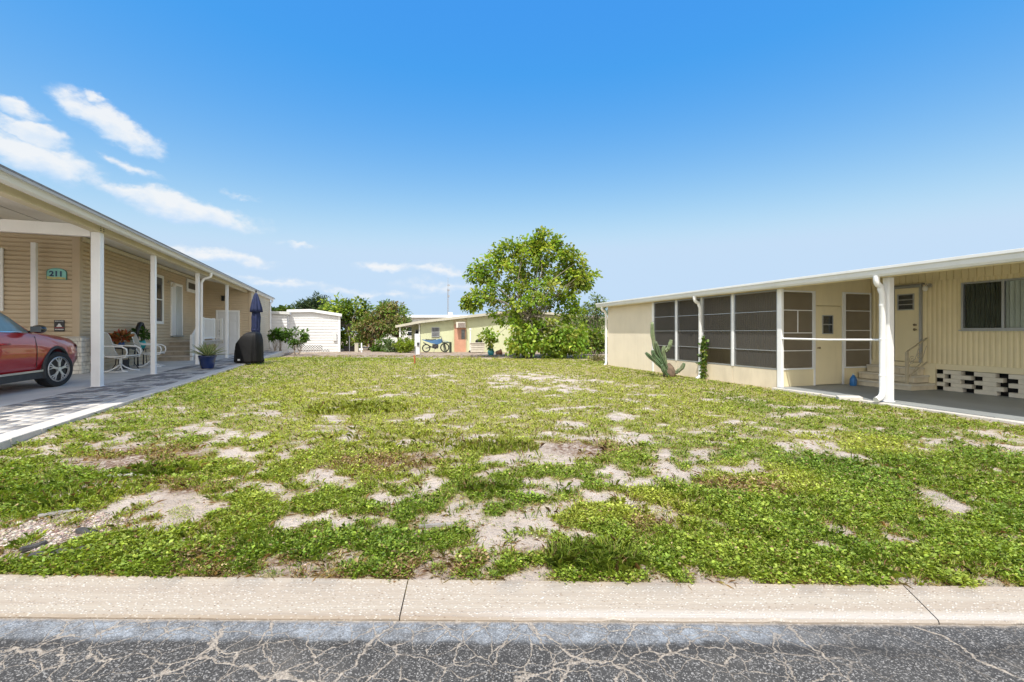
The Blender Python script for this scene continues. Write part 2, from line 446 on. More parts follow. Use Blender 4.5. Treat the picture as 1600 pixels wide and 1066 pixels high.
# ------------------------------------------------------------------ where the lawn is bare, brown or yellow
# pixel ellipses in the photograph (centre, radii), turned into ground ellipses
SANDY = [(845, 594, 85, 13, 1.2), (905, 603, 45, 9, .9), (955, 628, 55, 6, .8), (840, 648, 90, 10, .45), (900, 655, 60, 9, .4),
         (870, 690, 110, 14, .55), (965, 686, 60, 9, .7), (700, 718, 85, 10, .85), (1190, 688, 60, 8, .9), (1290, 703, 70, 9, .8), (1275, 712, 40, 7, .6),
         (1065, 712, 70, 14, .7), (1110, 728, 50, 9, .7), (1000, 745, 80, 13, .6), (660, 752, 130, 12, .45), (640, 778, 70, 16, .7), (870, 752, 55, 13, .9), (930, 770, 60, 10, .95),
         (560, 822, 60, 17, .8), (780, 808, 120, 18, .65), (835, 842, 90, 10, .95), (720, 850, 50, 16, .6), (1000, 892, 70, 18, .8), (500, 868, 80, 22, .6),
         (160, 770, 110, 22, .3), (55, 838, 115, 44, 1.15), (330, 800, 130, 26, .15), (335, 862, 60, 10, .8), (240, 705, 110, 10, .3), (150, 725, 40, 8, .4),
         (1450, 862, 45, 10, .8), (1480, 675, 80, 8, .7), (1330, 640, 70, 6, .6), (1165, 830, 40, 22, .85), (1180, 805, 50, 8, .7), (560, 885, 60, 18, .7), (440, 884, 60, 10, .4),
         (1050, 690, 40, 8, .6), (1240, 648, 60, 5, .5), (760, 730, 60, 8, .4), (560, 612, 70, 6, .55), (700, 880, 40, 12, .5), (920, 860, 30, 10, .5), (1020, 785, 60, 9, .5),
         (780, 775, 60, 12, .55), (450, 770, 90, 14, .4), (545, 770, 60, 10, .4), (250, 740, 80, 8, .5), (380, 690, 60, 6, .4), (1130, 625, 40, 5, .4), (680, 590, 50, 5, .45),
         (900, 690, 200, 40, .12), (820, 800, 260, 60, .10), (1590, 700, 60, 10, .5), (1020, 868, 40, 14, .5)]
BROWN = [(690, 886, 70, 14), (520, 893, 36, 10), (835, 850, 55, 9), (330, 888, 60, 12), (470, 878, 40, 10), (1030, 815, 40, 12), (600, 725, 80, 14), (210, 715, 90, 14), (300, 760, 60, 10), (1150, 760, 60, 10), (900, 700, 60, 12)]
YELLOW = [(700, 600, 220, 34), (800, 640, 170, 34), (990, 620, 120, 26), (600, 640, 110, 26), (1010, 790, 70, 26), (1180, 745, 90, 26), (900, 800, 60, 20), (1330, 690, 110, 16)]
LUSH = [(565, 640, 60, 13), (255, 735, 40, 10), (930, 880, 60, 18), (75, 775, 80, 24), (1500, 740, 200, 50), (1350, 870, 200, 40), (1480, 800, 160, 40), (350, 650, 120, 30), (380, 880, 150, 24), (560, 690, 140, 22), (1050, 590, 120, 8), (480, 630, 120, 26)]
def ell(px, py, rx, ry):
    x, y, z = gpx(px, py); x, y = float(x), float(y)
    _, y1, _ = gpx(px, py - ry); _, y2, _ = gpx(px, py + ry)
    return x, y, rx / F * y, max(.06, (float(y1) - float(y2)) / 2)
def field(lst, x, y, warp=True):
    wx = x + (.5 * (fbm(x * 1.6 + 40, y * 1.6, 4) - .5) + .22 * (fbm(x * 6 + 4, y * 6, 3) - .5) if warp else 0)
    wy = y + (.5 * (fbm(x * 1.6, y * 1.6 + 70, 4) - .5) + .22 * (fbm(x * 6 + 9, y * 6 + 31, 3) - .5) if warp else 0)
    out = np.zeros_like(x)
    for e in lst:
        cx, cy, rx, ry = ell(*e[:4]); w = e[4] if len(e) > 4 else 1
        q = ((wx - cx) / rx) ** 2 + ((wy - cy) / ry) ** 2
        out = np.maximum(out, w * sstep(1.9, .35, q))
    return out
def cover(x, y):
    nh = .62 * (fbm(x * 2.6 + 2, y * 3.1 + 8, 3) - .5) + .80 * (fbm(x * 7.5 + 22, y * 8.5 + 3, 4) - .5)
    nl = fbm(x * .9 + 11, y * .9 + 5, 3) - .5
    c = .89 + 2.8 * nh + .55 * nl
    c = c + .22 * sstep(6, 12, y) - .05 * sstep(1.0, 3.2, x) - .20 * sstep(8.5, 4.2, y) * sstep(2.8, .8, x)
    c = c - .46 * field(SANDY, x, y) * (1 + .35 * sstep(9, 14, y)) + .08 * field(LUSH, x, y)
    c = c - .75 * sstep(21.0, 23.5, y + 1.4 * (fbm(x * .8, y * .8) - .5)) + .15 * sstep(.5, .05, y - yr(x)) * sstep(1.5, 3, x)
    return c
def lawn_mask(x, y):
    a = vL(x, y) - 1.47 + .07 * (fbm(x * 4, y * 4, 2) - .5); b = -.20 - vR(x, y)
    b = np.where(sR(x, y) < 2.4, -.27 - vR(x, y) + .07 * (fbm(x * 4, y * 4, 2) - .5), b)
    b = np.where(sR(x, y) > 11.2, 1.0, b); a = np.where(sL(x, y) > 17, a + .5, a)
    return (a > 0) & (b > 0) & (y > yr(x) + .03 * fbm(x * 3, y * 3, 2)) & (y < 27)

# ------------------------------------------------------------------ ground
def build_ground():
    xs = np.concatenate([[-260, -150, -90, -60, -40, -30, -24, -20, -17, -15], np.arange(-13.5, 13.51, .09), [15, 17, 20, 24, 30, 40, 60, 90, 150, 260]])
    ys = np.concatenate([[-60, -30, -15, -8, -3, 0, 1.2, 1.8], np.arange(2.1, 12, .07), np.arange(12, 30, .14), [31, 33, 36, 40, 46, 55, 70, 90, 120, 170, 260, 400]])
    X, Y = np.meshgrid(xs, ys); x = X.ravel(); y = Y.ravel()
    z = terr(x, y)
    nx, ny = len(xs), len(ys)
    i = np.arange(nx - 1)[None, :] + np.arange(ny - 1)[:, None] * nx
    q = np.stack([i, i + 1, i + 1 + nx, i + nx], -1).reshape(-1, 4)
    me = bpy.data.meshes.new('ground')
    me.from_pydata(np.stack([x, y, z], 1).tolist(), [], q.tolist())
    c = cover(x, y); br = field(BROWN, x, y)
    far = sstep(22, 24.5, y + 1.2 * (fbm(x * .7, y * .7) - .5))
    at_ = me.attributes.new('Soil', 'FLOAT_COLOR', 'POINT')
    col = np.ones((len(x), 4), np.float32)
    col[:, 0] = np.clip(c, 0, 1); col[:, 1] = np.clip(br, 0, 1); col[:, 2] = far
    at_.data.foreach_set('color', col.ravel())
    m, n, l, p, out = nodes_of('soil')
    a = n.new('ShaderNodeAttribute'); a.attribute_name = 'Soil'
    sep = n.new('ShaderNodeSeparateColor'); l.new(a.outputs['Color'], sep.inputs[0])
    tc = n.new('ShaderNodeTexCoord')
    def noise(sc, det=6, rough=.6):
        z_ = n.new('ShaderNodeTexNoise'); z_.inputs['Scale'].default_value = sc; z_.inputs['Detail'].default_value = det; z_.inputs['Roughness'].default_value = rough
        l.new(tc.outputs['Object'], z_.inputs['Vector']); return z_.outputs['Fac']
    def mth(op, u, v, cl=False):
        k = n.new('ShaderNodeMath'); k.operation = op; k.use_clamp = cl
        for q_, w_ in enumerate((u, v)):
            if isinstance(w_, (int, float)): k.inputs[q_].default_value = w_
            else: l.new(w_, k.inputs[q_])
        return k.outputs[0]
    def mix(f, A, B):
        k = n.new('ShaderNodeMix'); k.data_type = 'RGBA'
        l.new(f, k.inputs['Factor'])
        for nm, v in (('A', A), ('B', B)):
            if isinstance(v, tuple): k.inputs[nm].default_value = (*v, 1)
            else: l.new(v, k.inputs[nm])
        return k.outputs['Result']
    def mr(v, a0, a1, b0=0, b1=1):
        k = n.new('ShaderNodeMapRange'); l.new(v, k.inputs['Value'])
        for nm, w_ in (('From Min', a0), ('From Max', a1), ('To Min', b0), ('To Max', b1)): k.inputs[nm].default_value = w_
        return k.outputs[0]
    sand = mix(mr(noise(3.1, 8), .3, .7), (.66, .575, .50), (.50, .42, .355))
    sand = mix(mr(noise(85, 4, .75), .5, .78), sand, (.33, .26, .20))
    sand = mix(mr(noise(34, 3), .62, .72), sand, (.62, .56, .50))
    sand = mix(mr(noise(1.4, 6, .65), .48, .70, 0, .55), sand, (.36, .29, .235))
    straw = mix(mr(noise(42, 5, .7), .35, .65), (.44, .37, .20), (.27, .22, .11))
    th = mr(mth('ADD', sep.outputs[0], mth('MULTIPLY', mth('SUBTRACT', noise(9, 7, .7), .5), 1.1)), .3, .66)
    c1 = mix(th, sand, straw)
    c1 = mix(mth('MULTIPLY', sep.outputs[1], mr(noise(24, 5), .35, .6), True), c1, (.17, .095, .055))
    mulch = mix(mr(noise(7, 8, .7), .35, .62), (.20, .135, .09), (.40, .33, .27))
    c1 = mix(mth('MULTIPLY', sep.outputs[2], mr(noise(1.1, 5), .3, .5), True), c1, mulch)
    l.new(c1, p.inputs['Base Color']); p.inputs['Roughness'].default_value = .95; p.inputs['Specular IOR Level'].default_value = .15
    bh = mth('ADD', noise(30, 8, .75), mth('MULTIPLY', noise(7, 4), 1.6))
    b = n.new('ShaderNodeBump'); b.inputs['Strength'].default_value = .9; b.inputs['Distance'].default_value = .045
    l.new(bh, b.inputs['Height']); l.new(b.outputs[0], p.inputs['Normal'])
    me.materials.append(m); me.shade_smooth()
    o = bpy.data.objects.new('ground', me); COL.objects.link(o)
    setp(o, 'sandy lot of bare soil and dry thatch under the patchy lawn', 'ground', kind='structure')
build_ground()

# ------------------------------------------------------------------ road and kerb
def build_road():
    m, n, l, p, out = nodes_of('asphalt')
    tc = n.new('ShaderNodeTexCoord'); O = tc.outputs['Object']
    def mth(op, u, v=0, cl=False):
        k = n.new('ShaderNodeMath'); k.operation = op; k.use_clamp = cl
        for q_, w_ in enumerate((u, v)):
            if isinstance(w_, (int, float)): k.inputs[q_].default_value = w_
            else: l.new(w_, k.inputs[q_])
        return k.outputs[0]
    def noise(sc, det=5, rough=.6, v=O, out_='Fac'):
        z_ = n.new('ShaderNodeTexNoise'); z_.inputs['Scale'].default_value = sc; z_.inputs['Detail'].default_value = det; z_.inputs['Roughness'].default_value = rough
        l.new(v, z_.inputs['Vector']); return z_.outputs[out_]
    def mr(v, a0, a1, b0=0, b1=1, sm=False):
        k = n.new('ShaderNodeMapRange'); l.new(v, k.inputs['Value'])
        if sm: k.interpolation_type = 'SMOOTHSTEP'
        for nm, w_ in (('From Min', a0), ('From Max', a1), ('To Min', b0), ('To Max', b1)):
            if isinstance(w_, (int, float)): k.inputs[nm].default_value = w_
            else: l.new(w_, k.inputs[nm])
        return k.outputs[0]
    def mix(f, A, B):
        k = n.new('ShaderNodeMix'); k.data_type = 'RGBA'; l.new(f, k.inputs['Factor'])
        for nm, v in (('A', A), ('B', B)):
            if isinstance(v, tuple): k.inputs[nm].default_value = (*v, 1)
            else: l.new(v, k.inputs[nm])
        return k.outputs['Result']
    def warp(sc, amp, base=O):
        s_ = n.new('ShaderNodeVectorMath'); s_.operation = 'SUBTRACT'; l.new(noise(sc, 6, .65, out_='Color'), s_.inputs[0]); s_.inputs[1].default_value = (.5, .5, .5)
        k = n.new('ShaderNodeVectorMath'); k.operation = 'MULTIPLY'; l.new(s_.outputs[0], k.inputs[0]); k.inputs[1].default_value = (amp, amp, amp)
        a_ = n.new('ShaderNodeVectorMath'); a_.operation = 'ADD'; l.new(base, a_.inputs[0]); l.new(k.outputs[0], a_.inputs[1]); return a_.outputs[0]
    # aggregate
    vo = n.new('ShaderNodeTexVoronoi'); vo.inputs['Scale'].default_value = 185; l.new(O, vo.inputs['Vector'])
    sc_ = n.new('ShaderNodeSeparateColor'); l.new(vo.outputs['Color'], sc_.inputs[0])
    ag = mr(sc_.outputs[0], .45, 1.0, 0, 1)
    ag = mth('POWER', ag, 2.7)
    base = mix(mr(noise(2.2, 6), .3, .7), (.040, .038, .036), (.074, .071, .067))
    c = mix(ag, base, (.37, .35, .325))
    c = mix(mr(noise(1.3, 5), .52, .75, 0, .5), c, (.20, .18, .155))
    # pale sealer stain near the kerb
    sx = n.new('ShaderNodeSeparateXYZ'); l.new(O, sx.inputs[0])
    d = mth('SUBTRACT', mth('SUBTRACT', 2.2775, mth('MULTIPLY', sx.outputs[0], .0107)), sx.outputs[1])
    wob = mth('ADD', mth('MULTIPLY', mth('SUBTRACT', noise(5, 6), .5), .12), mth('MULTIPLY', mth('SUBTRACT', noise(26, 6, .7), .5), .09))
    wob2 = mth('MULTIPLY', mth('SUBTRACT', noise(1.2, 3), .5), .14)
    dd = mth('ADD', mth('ADD', d, wob), wob2)
    band = mr(dd, .175, .13, 0, 1, True)
    fade = mr(mth('ADD', sx.outputs[0], mth('MULTIPLY', noise(2.5, 4), .8)), 2.1, 1.3, .1, 1, True)
    bl = mth('MULTIPLY', mth('MULTIPLY', band, fade), mth('MULTIPLY', mr(noise(3.3, 6, .65), .3, .6, .4, .95), mr(noise(13, 6, .7), .36, .58, .35, 1)))
    c = mix(mth('MULTIPLY', bl, mr(sc_.outputs[1], 0, 1, .35, .95)), c, (.42, .455, .495))
    dark = mth('MULTIPLY', mth('MULTIPLY', mr(dd, .25, .19, 0, 1, True), mr(dd, .12, .16, 0, 1)), mr(noise(2.1, 5), .38, .6, 0, .6))
    c = mix(dark, c, (.028, .027, .027))
    # cracks filled with sand
    def cracks(scale, wsc, wamp, w0, w1, patch=None, off=0):
        mp = n.new('ShaderNodeMapping'); mp.inputs['Location'].default_value = (off, off * .7, 0); l.new(warp(wsc, wamp), mp.inputs[0])
        v = n.new('ShaderNodeTexVoronoi'); v.feature = 'DISTANCE_TO_EDGE'; v.inputs['Scale'].default_value = scale; v.voronoi_dimensions = '2D'; l.new(mp.outputs[0], v.inputs['Vector'])
        wd = mr(noise(4.5, 5), .35, .7, w0, w1)
        k = mr(mth('DIVIDE', v.outputs['Distance'], wd), .55, 1.1, 1, 0)
        if patch: k = mth('MULTIPLY', k, mr(noise(*patch), .34, .46, 0, 1, True))
        return k
    left = mr(sx.outputs[0], .9, 1.8, 1, .25, True)
    ck = mth('MAXIMUM', cracks(1.55, 3.2, .30, .005, .026), mth('MULTIPLY', cracks(4.3, 6, .14, .006, .040, (1.5, 4), 3.1), left))
    ck = mth('MAXIMUM', ck, mth('MULTIPLY', cracks(7.5, 9, .09, .006, .045, (2.3, 3), 7.7), mth('MULTIPLY', left, .95)))
    ck = mth('MULTIPLY', ck, mr(noise(38, 5, .7), .25, .5, .35, 1))
    edge = mr(mth('ADD', d, mth('MULTIPLY', mth('SUBTRACT', noise(14, 6), .5), .06)), .028, .004, 0, .85)
    ck = mth('MAXIMUM', ck, edge)
    sandc = mix(mr(noise(60, 4), .35, .65), (.52, .45, .37), (.30, .25, .20))
    c = mix(mth('MULTIPLY', ck, .92), c, sandc)
    l.new(c, p.inputs['Base Color']); p.inputs['Roughness'].default_value = .85; p.inputs['Specular IOR Level'].default_value = .3
    b = n.new('ShaderNodeBump'); b.inputs['Strength'].default_value = .8; b.inputs['Distance'].default_value = .008
    l.new(mth('ADD', mth('SUBTRACT', sc_.outputs[0], mth('MULTIPLY', ck, 1.5)), noise(140, 3)), b.inputs['Height']); l.new(b.outputs[0], p.inputs['Normal'])
    mb = MB()
    xs = np.linspace(-60, 60, 61)
    f = [(float(x), float(yf(x)) + .0, 0.0) for x in xs]; bk = [(float(x), -7.0, 0.0) for x in xs]
    k = len(xs)
    mb.add(f + bk + [(v[0], v[1], -.07) for v in f], [(i, i + 1, i + 1 + k, i + k) for i in range(k - 1)] + [(i + 1, i, i + 2 * k, i + 1 + 2 * k) for i in range(k - 1)])
    setp(mb.build('road', m), 'cracked grey asphalt street with sand in its cracks', 'road', kind='structure')

    # kerb ribbon: exposed shell concrete in cast lengths
    m, n, l, p, out = nodes_of('shell_concrete')
    tc = n.new('ShaderNodeTexCoord'); O = tc.outputs['Object']
    vo = n.new('ShaderNodeTexVoronoi'); vo.inputs['Scale'].default_value = 70; vo.inputs['Randomness'].default_value = 1
    mp = n.new('ShaderNodeMapping'); mp.inputs['Rotation'].default_value = (0, 0, .5); mp.inputs['Scale'].default_value = (1, 1.7, 1); l.new(O, mp.inputs[0]); l.new(mp.outputs[0], vo.inputs['Vector'])
    s2 = n.new('ShaderNodeSeparateColor'); l.new(vo.outputs['Color'], s2.inputs[0])
    base = mix(mr(noise(1.8, 7), .3, .7), (.35, .305, .245), (.425, .375, .31))
    base = mix(mr(noise(22, 6, .75), .35, .7), base, (.32, .26, .205))
    sp = mth('MULTIPLY', mr(s2.outputs[0], .66, .85), mr(vo.outputs['Distance'], .55, .35))
    c = mix(mth('MULTIPLY', sp, .85), base, (.64, .59, .52))
    c = mix(mth('MULTIPLY', mr(s2.outputs[1], .88, .97), mr(vo.outputs['Distance'], .5, .3)), c, (.22, .165, .12))
    sx = n.new('ShaderNodeSeparateXYZ'); l.new(O, sx.inputs[0])
    d = mth('SUBTRACT', sx.outputs[1], mth('SUBTRACT', 2.2775, mth('MULTIPLY', sx.outputs[0], .0107)))
    pal = mth('MULTIPLY', mr(mth('ADD', d, mth('MULTIPLY', noise(3, 5), .06)), .115, .06, 0, .32, True), mr(mth('ADD', sx.outputs[0], noise(1.5, 4)), .1, .6))
    c = mix(pal, c, (.62, .60, .57))
    c = mix(mr(noise(2.6, 8, .7), .6, .8, 0, .35), c, (.30, .24, .18))
    db = mth('SUBTRACT', mth('SUBTRACT', 2.6035, mth('MULTIPLY', sx.outputs[0], .0228)), sx.outputs[1])
    wash = mr(mth('ADD', db, mth('MULTIPLY', mth('SUBTRACT', noise(4.5, 7, .7), .5), .22)), .075, .0, 0, .75, True)
    c = mix(wash, c, mix(mr(noise(50, 4), .35, .65), (.44, .36, .29), (.26, .20, .15)))
    c = mix(mr(noise(.9, 6, .6), .55, .72, 0, .35), c, (.24, .20, .165))
    dk = mr(mth('ADD', d, mth('MULTIPLY', mth('SUBTRACT', noise(16, 6), .5), .05)), .022, .0, 0, .55)
    c = mix(dk, c, (.20, .15, .11))
    l.new(c, p.inputs['Base Color']); p.inputs['Roughness'].default_value = .9; p.inputs['Specular IOR Level'].default_value = .2
    b = n.new('ShaderNodeBump'); b.inputs['Strength'].default_value = .6; b.inputs['Distance'].default_value = .006
    l.new(mth('ADD', sp, noise(120, 4)), b.inputs['Height']); l.new(b.outputs[0], p.inputs['Normal'])
    MATS['shell_concrete'] = m
    mb = MB()
    js = [(-40, -40), (-9.1, -9.0), (-6.2, -6.1), (-3.38, -3.3), (-.595, -.565), (2.19, 2.12), (4.95, 4.85), (7.7, 7.6), (40, 40)]
    for i in range(len(js) - 1):
        g = .0035
        N = max(40, int((js[i + 1][0] - js[i][0]) * 14)) if abs(js[i][0]) < 12 else 60
        ru = random.Random(i)
        ring = []
        for k in range(N + 1):
            t = k / N
            xb = js[i][0] + g + (js[i + 1][0] - js[i][0] - 2 * g) * t; xf = js[i][1] + g + (js[i + 1][1] - js[i][1] - 2 * g) * t
            a = Vector((xf, yf(xf) + .001, 0)); c_ = Vector((xb, yr(xb), 0))
            e1, e2 = ru.uniform(-.004, .004), ru.uniform(-.022, .014) if ru.random() < .8 else -.05
            a.y += ru.uniform(-.004, .003); a.y += -.0 if ru.random() < .93 else .012
            prof = [(0, -.10), (0, .006 + e1 * .3), (.035, .016), (.5, .026), (1 - .04, .034), (1 + e2, .028), (1, -.10)]
            ring.append([a.lerp(c_, u) + Vector((0, 0, z)) for u, z in prof])
        mb.loft(ring)
    setp(mb.build('kerb', m, smooth=30), 'flat ribbon kerb of shell aggregate concrete along the street', 'kerb', kind='structure')
build_road()

# ------------------------------------------------------------------ lawn: weeds and grass
G = leafmat('lawn_leaf', .36, .5)
def sample_lawn(n, lo=553, hi=915, pad=720, extra=0):
    px = rng.uniform(-pad, 1600 + pad, n); py = rng.uniform(lo, hi, n)
    x, y, z = gpx(px, py)
    if extra:
        xe = rng.uniform(-11, 9, extra); ye = rng.uniform(2.6, 26, extra)
        x = np.concatenate([x, xe]); y = np.concatenate([y, ye]); z = np.concatenate([z, terr(xe, ye)])
    k = lawn_mask(x, y); return x[k], y[k], z[k]
def hue(x, y):
    """0 deep green, 1 yellow"""
    h = .53 + .55 * (fbm(x * .9 + 5, y * .9 + 60, 4) - .5) * 1.6 + .5 * field(YELLOW, x, y, False) + .10 * sstep(8, 13, y) - .06 * field(LUSH, x, y, False)
    h = h + .22 * sstep(7, 12, y) * sstep(-6, -1, x) * sstep(6, 2, x)
    h = h + .0 * sstep(11, 14, y) * sstep(-5, -1, x) * sstep(4, 2, x)
    return np.clip(h, 0, 1)
def lawn_colors(x, y, jit=.28, dry=.05):
    n = len(x); h = np.clip(hue(x, y) + .17 * rng.standard_normal(n), 0, 1)[:, None]
    a = np.array([.115, .215, .028]); b = np.array([.25, .345, .042]); c_ = np.array([.41, .455, .075])
    c = np.where(h < .5, a + (b - a) * h * 2, b + (c_ - b) * (h - .5) * 2)
    br = np.clip(field(BROWN, x, y) * .55, 0, .6); far = sstep(22.5, 24.5, y)
    thin = sstep(.7, .3, cover(x, y)) * .16
    k = (rng.random(n) < dry + br + far * .4 + thin)[:, None]
    dryc = np.array([[.46, .36, .19], [.36, .25, .13], [.26, .15, .08]])[rng.integers(0, 3, n)]
    c = np.where(k, dryc, c)
    return np.clip(c * (1 + jit * rng.standard_normal((n, 1))), .004, .8)

def build_weeds():
    # broad-leaved creeping weeds, thickest in the front half of the lot
    x, y, z = sample_lawn(150000, 590, 915, extra=9000)
    c = cover(x, y)
    wgt = np.clip(1.15 - sstep(7.5, 12, y) * .75, 0, 1)
    k = rng.random(len(x)) < np.maximum(np.maximum(sstep(.30, .80, c), .035), .9 * sstep(.66, .78, fbm(x * 3.3 + 21, y * 3.3 + 14, 3)) * (c > -.3)) * wgt
    x, y, z, c = x[k], y[k], z[k], c[k]
    # small runners that leave the mats
    # they grow in small rosettes
    n = len(x); m = 8
    size = (.55 + .6 * rng.random(n)) * np.clip(.55 + .9 * (c - .4), .5, 1.25)
    lod = np.clip(y / 6.0, 1, 2.2)
    X = np.repeat(x, m); Y = np.repeat(y, m); Z = np.repeat(z, m); S = np.repeat(size * lod ** .55, m)
    N = n * m
    ang = rng.random(N) * 2 * pi; r = .040 * S * np.sqrt(rng.random(N))
    P = np.stack([X + r * np.cos(ang), Y + r * np.sin(ang), Z + .003 + .028 * S * rng.random(N) ** 1.3], 1)
    el = .05 + .85 * rng.random(N)
    D = np.stack([np.cos(ang) * np.cos(el), np.sin(ang) * np.cos(el), np.sin(el)], 1)
    Nn = np.stack([-np.cos(ang) * np.sin(el), -np.sin(ang) * np.sin(el), np.cos(el)], 1) + .45 * rng.standard_normal((N, 3))
    ln = (.0095 + .013 * rng.random(N)) * S; wd = ln * (.5 + .35 * rng.random(N))
    v = leaf_verts(P, D, Nn, ln, wd, .14, .12)
    cols = lawn_colors(X, Y)
    o = mesh_arrays('weeds', v, 6, N, cols, G, faces=LEAF_F)
    setp(o, 'mats of low broad leaved weeds spreading over the bare sand', 'weeds', kind='stuff')
def blades(x, y, z, m, h0, h1, w, spread, lean, cols_fn):
    n = len(x); N = n * m
    X = np.repeat(x, m); Y = np.repeat(y, m); Z = np.repeat(z, m)
    lod = np.clip(Y / 5.5, 1, 4.2)
    ang = rng.random(N) * 2 * pi; r = spread * np.sqrt(rng.random(N)) * np.clip(lod, 1, 1.8)
    P = np.stack([X + r * np.cos(ang), Y + r * np.sin(ang), Z - .004], 1)
    h = h0 + (h1 - h0) * rng.random(N); wd = w * lod * (.7 + .6 * rng.random(N))
    ln = lean * (.25 + rng.random(N)); a2 = ang + rng.normal(0, .8, N)
    out = np.stack([np.cos(a2), np.sin(a2), np.zeros(N)], 1)
    S = np.stack([-np.sin(a2 + rng.normal(0, .6, N)), np.cos(a2), np.zeros(N)], 1); S = norm(S)
    up = np.array([0, 0, 1.0])
    mid = P + up * (h * .62)[:, None] + out * (h * ln * .35)[:, None]
    tip = P + up * (h * (1 - .35 * np.minimum(ln, 1.2)))[:, None] + out * (h * ln)[:, None]
    W = S * (wd / 2)[:, None]
    v = np.stack([P - W, P + W, mid + W * .8, tip, mid - W * .8], 1).reshape(-1, 3)
    return v, cols_fn(X, Y), N
BL_F = [(0, 1, 2, 3, 4)]
def build_grass():
    V, Cc = [], []
    x, y, z = sample_lawn(140000, 556, 900, extra=26000)
    c = cover(x, y)
    k = rng.random(len(x)) < sstep(.34, .70, c) * (.40 + .6 * sstep(5, 9, y))
    v, co, _ = blades(x[k], y[k], z[k], 5, .022, .066, .0042, .035, .9, lawn_colors); V.append(v); Cc.append(co)
    # dry straw lying in the thin places
    x, y, z = sample_lawn(42000, 560, 912, extra=3000)
    c = cover(x, y); k = rng.random(len(x)) < sstep(.12, .45, c) * (1 - .6 * sstep(.6, .9, c)) * .8
    straw = lambda X, Y: pick([[.46, .36, .21], [.36, .26, .14], [.28, .17, .10], [.52, .44, .28]], len(X))
    v, co, _ = blades(x[k], y[k], z[k], 4, .008, .03, .0035, .05, 2.6, straw); V.append(v); Cc.append(co)
    # taller clumps seen one by one
    for (px, py, rx, ry, cnt, h) in [(255, 737, 55, 8, 60, .11), (930, 880, 62, 18, 130, .13), (565, 640, 85, 10, 130, .13), (905, 868, 50, 12, 60, .11), (95, 775, 100, 20, 120, .09),
                                     (760, 765, 40, 6, 90, .09), (780, 700, 60, 8, 120, .10), (640, 690, 130, 16, 110, .09), (1490, 735, 160, 26, 140, .08), (1400, 885, 190, 24, 160, .07), (300, 850, 160, 30, 110, .08), (1150, 800, 200, 60, 160, .08), (750, 700, 260, 60, 220, .08)]:
        cx, cy, ex, ey = ell(px, py, rx, ry)
        a = rng.random(cnt) * 2 * pi; r = np.sqrt(rng.random(cnt)); gx = cx + ex * r * np.cos(a); gy = cy + ey * r * np.sin(a)
        kk = lawn_mask(gx, gy); gx, gy = gx[kk], gy[kk]
        fn = lambda X, Y: .9 * lawn_colors(X, Y)
        v, co, _ = blades(gx, gy, terr(gx, gy), 9, h * .4, h, .0048, .04, .9, fn); V.append(v); Cc.append(co)
    v = np.concatenate(V); co = np.concatenate(Cc)
    o = mesh_arrays('grass', v, 5, len(co), co, G, faces=BL_F)
    setp(o, 'patchy yellow green grass growing over the empty lot', 'grass', kind='stuff')
build_weeds(); build_grass()

def build_gravel():
    ico = bmesh.new(); bmesh.ops.create_icosphere(ico, subdivisions=1, radius=1); iv = np.array([v.co[:] for v in ico.verts]); ifc = [tuple(v.index for v in f.verts) for f in ico.faces]; ico.free()
    n = 5200
    cx, cy, ex, ey = ell(40, 838, 190, 50)
    a = rng.random(n) * 2 * pi; r = rng.random(n) ** .6
    x = cx + ex * r * np.cos(a) - .1; y = cy + ey * r * np.sin(a) * .9
    e2 = rng.integers(0, len(SANDY), 900); X2, Y2 = [], []
    for i in e2:
        c = ell(*SANDY[i][:4]); X2.append(c[0] + c[2] * rng.normal(0, .6)); Y2.append(c[1] + c[3] * rng.normal(0, .6))
    x = np.concatenate([x, X2]); y = np.concatenate([y, Y2])
    k = lawn_mask(x, y) & (y < 9); x, y = x[k], y[k]; n = len(x); z = terr(x, y)
    s = .004 + .009 * rng.random(n) ** 2
    sc = np.stack([s * rng.uniform(.8, 1.6, n), s * rng.uniform(.7, 1.2, n), s * rng.uniform(.4, .8, n)], 1)
    th = rng.random(n) * 2 * pi
    v = iv[None] * sc[:, None] * (1 + .2 * rng.standard_normal((n, len(iv), 1)))
    xr = v[..., 0] * np.cos(th)[:, None] - v[..., 1] * np.sin(th)[:, None]; yr_ = v[..., 0] * np.sin(th)[:, None] + v[..., 1] * np.cos(th)[:, None]
    v = np.stack([xr + x[:, None], yr_ + y[:, None], v[..., 2] + z[:, None] + .002], -1).reshape(-1, 3)
    co = pick([[.36, .29, .24], [.42, .35, .29], [.26, .20, .16], [.18, .135, .11], [.50, .44, .38]], n)
    m, nn, l, p, out = nodes_of('pebble'); at_ = nn.new('ShaderNodeAttribute'); at_.attribute_name = 'Col'; l.new(at_.outputs['Color'], p.inputs['Base Color']); p.inputs['Roughness'].default_value = .85
    o = mesh_arrays('gravel', v, len(iv), n, co, m, faces=ifc)
    setp(o, 'loose beige gravel and pebbles in the front left corner of the lot', 'gravel', kind='stuff')
build_gravel()

